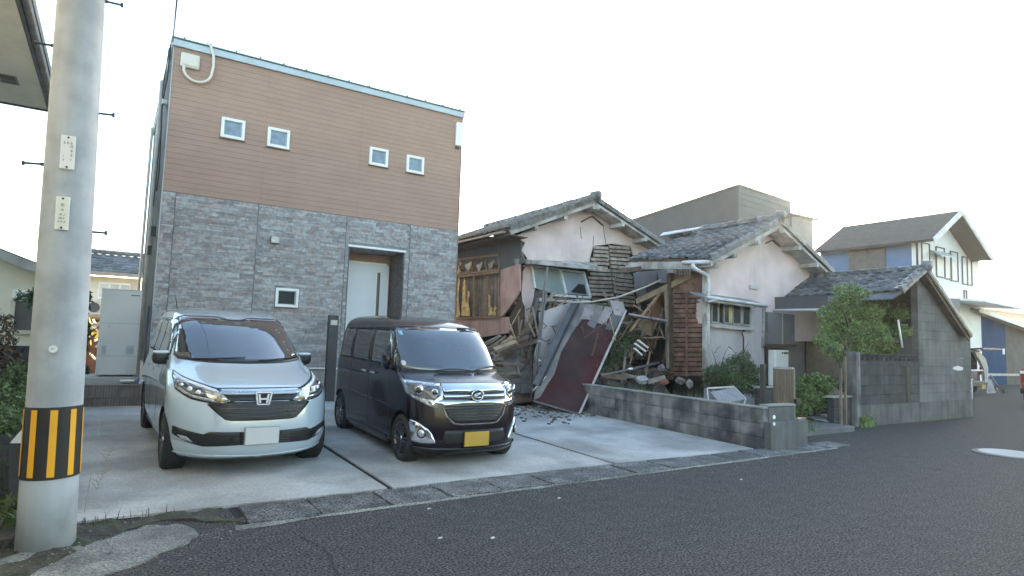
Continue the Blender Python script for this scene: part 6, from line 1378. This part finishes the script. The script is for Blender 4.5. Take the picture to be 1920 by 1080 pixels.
rock('plaster_lump', 'grey plaster lump at the foot of the lath wall corner post', 'rubble', on(1240, 690, 'Y', 9.6), (.08, .07, .08), M('lump_grey', (.12, .12, .125), .9, .5, 8), 6)
# ac cover / folded sheet behind the low wall
t = thing('folded_panel_box', 'grey metal cover with pale edges lying tilted behind the low block wall', 'cover', on(1360, 750, 'Y', 6.9))
slab('top_panel', [on(1331, 735, 'Y', 7.2), on(1376, 726, 'Y', 7.6), on(1397, 748, 'Y', 7.2), on(1352, 757, 'Y', 6.8)], (0, -.2, 1), .02, M('cover_grey', (.2, .2, .215), .5, .15), t)
beam('edge', on(1326, 728, 'Y', 7.2), on(1376, 725, 'Y', 7.6), .02, .03, greyp, t); beam('edge', on(1326, 728, 'Y', 7.2), on(1328, 752, 'Y', 7.1), .02, .03, greyp, t); beam('edge', on(1376, 726, 'Y', 7.6), on(1398, 748, 'Y', 7.2), .02, .03, greyp, t); beam('edge', on(1398, 748, 'Y', 7.2), on(1395, 760, 'Y', 7.0), .02, .03, greyp, t)
# hose hook on the wall of the white house
t = thing('wall_conduit', 'thin dark hooked conduit standing against the white house wall above the bush', 'conduit', on(1393, 690, 'Y', G2-.15)); tube('pipe', [on(1394, 690, 'Y', G2-.15), on(1394, 632, 'Y', G2-.15), on(1391, 625, 'Y', G2-.15), on(1394, 619, 'Y', G2-.15), on(1396, 622, 'Y', G2-.15)], .018, blackpl, t, 6)
# loose plaster and mud crumbs
mb = MB()
def clod(c, s):
    bm = bmesh.new(); bmesh.ops.create_icosphere(bm, subdivisions=1, radius=1); V = [Vector(c)+Vector((v.co.x*s*rd.uniform(.6, 1.3), v.co.y*s*rd.uniform(.6, 1.3), v.co.z*s*rd.uniform(.3, .9))) for v in bm.verts]; bm.verts.index_update(); F = [[v.index for v in f.verts] for f in bm.faces]; bm.free(); mb.add(V, F)
for k in range(1100):
    x_, y_ = rd.uniform(6.0, 8.1), rd.uniform(9.2, 12.9)
    if x_ < 6.6+.4*(12.9-y_)*rd.random(): continue
    clod((x_, y_, GS(y_)+.03), rd.uniform(.008, .05))
for k in range(700): x_, y_ = rd.uniform(8.4, 11.3), rd.uniform(8.6, 12.5); clod((x_, y_, .15+.5*max(0, (y_-9.6)/3)*rd.random()), rd.uniform(.02, .08))
for k in range(300): x_, y_ = rd.uniform(7.4, 9.5), rd.uniform(10.9, 12.8); clod((x_, y_, .2+rd.uniform(0, .9)), rd.uniform(.02, .08))
mb.out('rubble_crumbs', M('crumbs', (.15, .125, .11), .95, .4, 8, .6, 50, rnd=.55, tint=(.09, .07, .06)), None, kind='stuff')
# tile bits on the driveway
tb = M('tile_bit', (.05, .05, .05), .8, .3, rnd=.5)
for k in range(34):
    x_, y_ = (rd.uniform(940, 985), rd.uniform(770, 792)) if k < 20 else (rd.uniform(1028, 1068), rd.uniform(783, 795)); c = on(x_, y_, 'Z', .09); s = rd.uniform(.02, .055)
    if c.x > 8.1: continue
    P = [c+Vector((s*math.cos(a_), s*.7*math.sin(a_), 0)) for a_ in sorted(rd.uniform(0, 6.28) for _ in range(5))]
    z_ = GS(c.y)+.027; P = [Vector((p.x, p.y, z_+.02)) for p in P]; tag(slab('tile_fragment', P, (0, 0, 1), .02, tb), 'small dark tile fragment on the concrete in front of the fallen roof pieces', 'tile fragment', 'tile fragments on the driveway')
piece('stick', 'pale thin stick lying on the driveway right of the plum van', 'stick', (982, 764), (1003, 779), 10.2, .02, .02, tan_b, 9.75)
# ================================================================== plants
def leaves(name, blobs, n, size, mat, parent=None, seed=1, kind=None, drop=0.):
    r_ = np.random.default_rng(seed); V = []; F = []
    vol = np.array([b[1][0]*b[1][1]*b[1][2] for b in blobs]); vol = vol/vol.sum(); off = np.array(wloc(parent)) if parent else np.zeros(3)
    idx = r_.choice(len(blobs), n, p=vol)
    d = r_.normal(size=(n, 3)); d /= np.linalg.norm(d, axis=1)[:, None]; rad = r_.uniform(.25, 1, n)**.45*(1+.18*r_.normal(size=n)*.6)
    c = np.array([blobs[i][0] for i in idx])+d*rad[:, None]*np.array([blobs[i][1] for i in idx])
    keep = c[:, 2] > .1; c = c[keep]; m = len(c)
    a = r_.normal(size=(m, 3)); a /= np.linalg.norm(a, axis=1)[:, None]; a[:, 2] -= drop; b = np.cross(a, r_.normal(size=(m, 3))); b /= np.linalg.norm(b, axis=1)[:, None]
    s = size*r_.uniform(.6, 1.3, m)[:, None]
    P = np.stack([c-a*s, c+b*s*.38, c+a*s, c-b*s*.38], 1).reshape(-1, 3)-off
    me = bpy.data.meshes.new(name); me.from_pydata(P.tolist(), [], [[4*i, 4*i+1, 4*i+2, 4*i+3] for i in range(m)]); me.materials.append(mat)
    o = link(name, me, parent)
    if kind: o['kind'] = kind
    return o
def blades(name, spots, mat, parent=None, seed=1, kind=None, h=(.15, .4), w=.008, lean=.5):
    r_ = random.Random(seed); V = []; F = []; off = wloc(parent) if parent else Vector((0, 0, 0))
    for c in spots:
        a = r_.uniform(0, 6.28); hh = r_.uniform(*h); l = r_.uniform(.1, lean)*hh; d = Vector((math.cos(a), math.sin(a), 0)); s = Vector((-d.y, d.x, 0))*w; n = len(V); c = Vector(c)-off
        V += [c-s, c+s, c+d*l*.35+Vector((0, 0, hh*.6))-s*.7, c+d*l*.35+Vector((0, 0, hh*.6))+s*.7, c+d*l+Vector((0, 0, hh))]; F += [[n, n+1, n+3, n+2], [n+2, n+3, n+4]]
    me = bpy.data.meshes.new(name); me.from_pydata([tuple(v) for v in V], [], F); me.materials.append(mat); o = link(name, me, parent)
    if kind: o['kind'] = kind
    return o
# young tree at the entrance
ty0 = 7.25; tp = lambda x_, y_, y=ty0: on(x_, y_, 'Y', y)
tr = thing('garden_tree', 'young light green leafy tree in front of the tiled entrance roof', 'tree', tp(1588, 735))
tk_ = MB(); b0 = tp(1588, 740); b0.z = .1
tk_.tube([b0, tp(1590, 690), tp(1585, 640), tp(1600, 590), tp(1608, 560)], [.045, .038, .032, .022, .012], 8)
for p, q in (((1587, 655), (1560, 610)), ((1588, 650), (1625, 600)), ((1592, 620), (1575, 570)), ((1600, 600), (1660, 585)), ((1588, 665), (1550, 635))): tk_.tube([tp(*p), tp((p[0]+q[0])/2+3, (p[1]+q[1])/2, ty0-.1), tp(*q, ty0-.2)], [.022, .016, .008], 6)
tk_.out('trunk', bark, tr, True)
tb_ = [((1585, 575), .34), ((1598, 548), .22), ((1560, 600), .26), ((1620, 590), .34), ((1550, 628), .2), ((1590, 625), .38), ((1635, 625), .34), ((1665, 600), .24), ((1688, 590), .2), ((1612, 660), .28), ((1580, 668), .2), ((1538, 640), .16), ((1545, 585), .16), ((1575, 545), .16), ((1702, 590), .12), ((1640, 665), .2), ((1668, 652), .24), ((1692, 622), .2), ((1560, 655), .2), ((1622, 555), .18), ((1655, 572), .18), ((1655, 640), .24), ((1692, 575), .12), ((1600, 690), .16), ((1545, 610), .14)]
bl_ = [(tuple(tp(*p, ty0+rd.uniform(-.3, .3))), (r_*1.15, r_, r_*.85)) for p, r_ in tb_]
leaves('crown', bl_, 17000, .032, leafy, tr, 4); leaves('crown', [(c_, (a_*.75, b_*.75, d_*.75)) for c_, (a_, b_, d_) in bl_], 5000, .035, leafm, tr, 5)
# bush in the yard
sb = thing('yard_bush', 'dense dark green bush of fine leaves against the white house wall behind the low wall', 'bush', tp(1370, 740, 8.3))
bt = [((1350, 705), .3), ((1385, 690), .32), ((1405, 700), .26), ((1335, 715), .22), ((1372, 720), .34), ((1412, 725), .24), ((1395, 668), .16), ((1325, 700), .14)]
bl_ = [(tuple(tp(*p, 8.3+rd.uniform(-.3, .3))), (r_, r_, r_*.85)) for p, r_ in bt]
leaves('foliage', bl_, 9000, .026, leafd, sb, 7); leaves('foliage', bl_[:6], 3500, .028, leafm, sb, 8)
mb = MB()
for p, q in (((1345, 690), (1334, 655)), ((1352, 685), (1366, 650)), ((1366, 650), (1384, 672)), ((1340, 662), (1352, 650)), ((1390, 680), (1404, 640))): mb.tube([tp(*p, 8.2), tp((p[0]+q[0])/2, (p[1]+q[1])/2-4, 8.2), tp(*q, 8.2)], [.012, .008, .004], 5)
mb.out('bare_twigs', bark, sb)
gs = []
for k in range(2600):
    x_ = rd.uniform(8.35, 10.3); gs.append((x_, rd.uniform(6.0, 9.0), .12))
blades('yard_grass', gs, leafm, None, 3, 'stuff', (.05, .3), .006)
gs = [(rd.uniform(8.35, 8.8), rd.uniform(6.4, 9.2), .12) for k in range(900)]
blades('wall_top_weeds', gs, leafy, None, 4, 'stuff', (.3, .62), .007, .8)
# weeds at gate
t = thing('entry_shrub', 'mid green leafy shrub spilling over the entry beside the slatted gate', 'shrub', tp(1510, 785, 7.0))
bl_ = [(tuple(tp(*p, 7.2)), (r_, r_, r_*.8)) for p, r_ in (((1505, 735), .22), ((1520, 750), .26), ((1500, 765), .2), ((1540, 730), .22), ((1530, 712), .18), ((1555, 715), .14), ((1510, 712), .14), ((1535, 760), .14))]
leaves('foliage', bl_, 4200, .035, leafm, t, 14); leaves('foliage', bl_, 1800, .035, leafy, t, 15)
t = thing('planter_shrub', 'small green shrub on the low retaining wall beside the boundary wall pillar', 'shrub', tp(1600, 740, 7.3))
leaves('foliage', [(tuple(tp(1598, 730, 7.2)), (.3, .2, .12)), (tuple(tp(1585, 725, 7.2)), (.2, .2, .1))], 1500, .03, leafm, t, 16)
t = thing('road_weed', 'pale tuft of weed at the foot of the dark boundary wall', 'weed', on(1622, 800, 'Z', 0))
cc = on(1622, 800, 'Z', 0); blades('leaves', [(cc.x+rd.gauss(0, .16), cc.y+rd.gauss(0, .05), .0) for _ in range(140)], leafy, t, 6, None, (.08, .28), .012, 1.2)
# weeds and ivy in rubble
o = leaves('ivy', [(tuple(tp(1150, 650, 10.3)), (.45, .3, .4)), (tuple(tp(1180, 625, 10.8)), (.3, .3, .3)), (tuple(tp(1135, 690, 10.0)), (.3, .2, .2))], 2600, .03, leafd, None, 18); tag(o, 'dark green ivy grown over the rubble right of the maroon sheet', 'ivy')
# left garden
t = thing('garden_shrub', 'reddish brown shrub at the left picture edge under the cream house wall', 'shrub', tp(5, 700, 11)); leaves('foliage', [(tuple(tp(0, 640, 11)), (.2, .4, .4)), (tuple(tp(-20, 690, 11)), (.35, .4, .4))], 1400, .04, leafbr, t, 21)
t = thing('leafy_shrub', 'mid green leafy shrub at the left edge beside the terrace boards', 'shrub', tp(30, 700, 10)); leaves('foliage', [(tuple(tp(45, 700, 10)), (.2, .4, .14)), (tuple(tp(25, 720, 9.6)), (.3, .4, .12)), (tuple(tp(10, 745, 9)), (.2, .3, .1))], 1300, .035, leafm, t, 22)
t = thing('low_weeds', 'bright green weeds on the dark terrace left of the utility pole band', 'weeds', tp(10, 790, 8)); leaves('foliage', [(tuple(tp(5, 790, 7.8)), (.25, .3, .14)), (tuple(tp(35, 755, 8.3)), (.2, .3, .12))], 1300, .03, leafm, t, 23)
t = thing('broadleaf_plant', 'broad-leaved green plant low at the bottom left edge beside the pole base', 'plant', tp(12, 990, 5.7)); leaves('foliage', [(tuple(tp(10, 965, 5.7)), (.12, .12, .13)), (tuple(tp(-15, 975, 5.7)), (.15, .12, .12))], 130, .055, leafm, t, 24)
t = thing('camellia_tree', 'dark glossy-leaved small tree behind the utility pole', 'tree', tp(110, 650, 16)); MB().tube([tp(110, 700, 16), tp(112, 600, 16)], [.07, .04], 8).out('trunk', bark, t)
leaves('crown', [(tuple(tp(54, 556, 16)), (.22, .3, .12)), (tuple(tp(110, 560, 16)), (.5, .4, .4)), (tuple(tp(156, 565, 16)), (.16, .3, .3)), (tuple(tp(152, 625, 16)), (.2, .3, .3))], 1500, .07, leafd, t, 25)
t = thing('passage_hedge', 'dark low hedge along the passage between the pole and the tall grey tank', 'hedge', tp(165, 700, 14)); leaves('foliage', [(tuple(tp(145, 700, 14.5)), (.2, .6, .2)), (tuple(tp(150, 650, 16)), (.15, .6, .35))], 1500, .045, leafd, t, 26)
# dry weeds by the pole
t = thing('dry_weed', 'dry spindly weed stalks at the driveway edge right of the utility pole', 'weed', on(160, 985, 'Z', 0)); mb = MB(); r5 = random.Random(5)
for (p, q) in (((158, 960), (189, 772)), ((170, 950), (212, 825))):
    a, b = on(*p, 'Y', 5.7), on(*q, 'Y', 5.75); mb.tube([a, a.lerp(b, .5)+Vector((.006, 0, 0)), b], [.003, .002, .001], 4)
    if q[1] > 800:
        for k in range(26): c = a.lerp(b, r5.uniform(.25, 1)); d = Vector((r5.uniform(-.06, .06), r5.uniform(-.03, .03), r5.uniform(0, .06))); mb.tube([c, c+d], [.002, .001], 3)
mb.out('stalks', M('dry_stalk', (.3, .25, .2), .9, .2, rnd=.3), t)
gs = [(rd.gauss(-.1, .3), 5.75+rd.uniform(-.06, .04), .005) for _ in range(120)]+[(rd.uniform(-.9, -.5), rd.uniform(5.2, 6.2), .0) for _ in range(200)]
blades('edge_weeds', gs, leafbr, None, 9, 'stuff', (.02, .1), .004)
# distant hills / tree line low on the horizon
V = []; F = []
for k in range(61):
    a = R(-40+k*3); rr_ = 380; h = 9+5*mnoise.noise(Vector((k*.35, 0, 0))); V += [(rr_*math.sin(a), rr_*math.cos(a), -1), (rr_*math.sin(a), rr_*math.cos(a), h), (rr_*1.1*math.sin(a), rr_*1.1*math.cos(a), -1)]
for k in range(60): F += [[3*k, 3*k+3, 3*k+4, 3*k+1], [3*k+1, 3*k+4, 3*k+5, 3*k+2]]
mesh('hills', V, F, M('far_green', (.12, .13, .12), .9), None, True, 'structure')
# ================================================================== haze volume added for the warm glow towards the sun
hz = bpy.data.materials.new('haze'); hz.use_nodes = True; t = hz.node_tree; t.nodes.remove(t.nodes['Principled BSDF'])
pv = t.nodes.new('ShaderNodeVolumePrincipled'); pv.inputs['Color'].default_value = (.95, .93, .88, 1); pv.inputs['Density'].default_value = .0012; pv.inputs['Anisotropy'].default_value = .7
t.links.new(pv.outputs[0], t.nodes['Material Output'].inputs['Volume'])
o = MB().box((-60, -40, -1.2), (140, 120, 11)).out('haze', hz, None, kind='stuff')
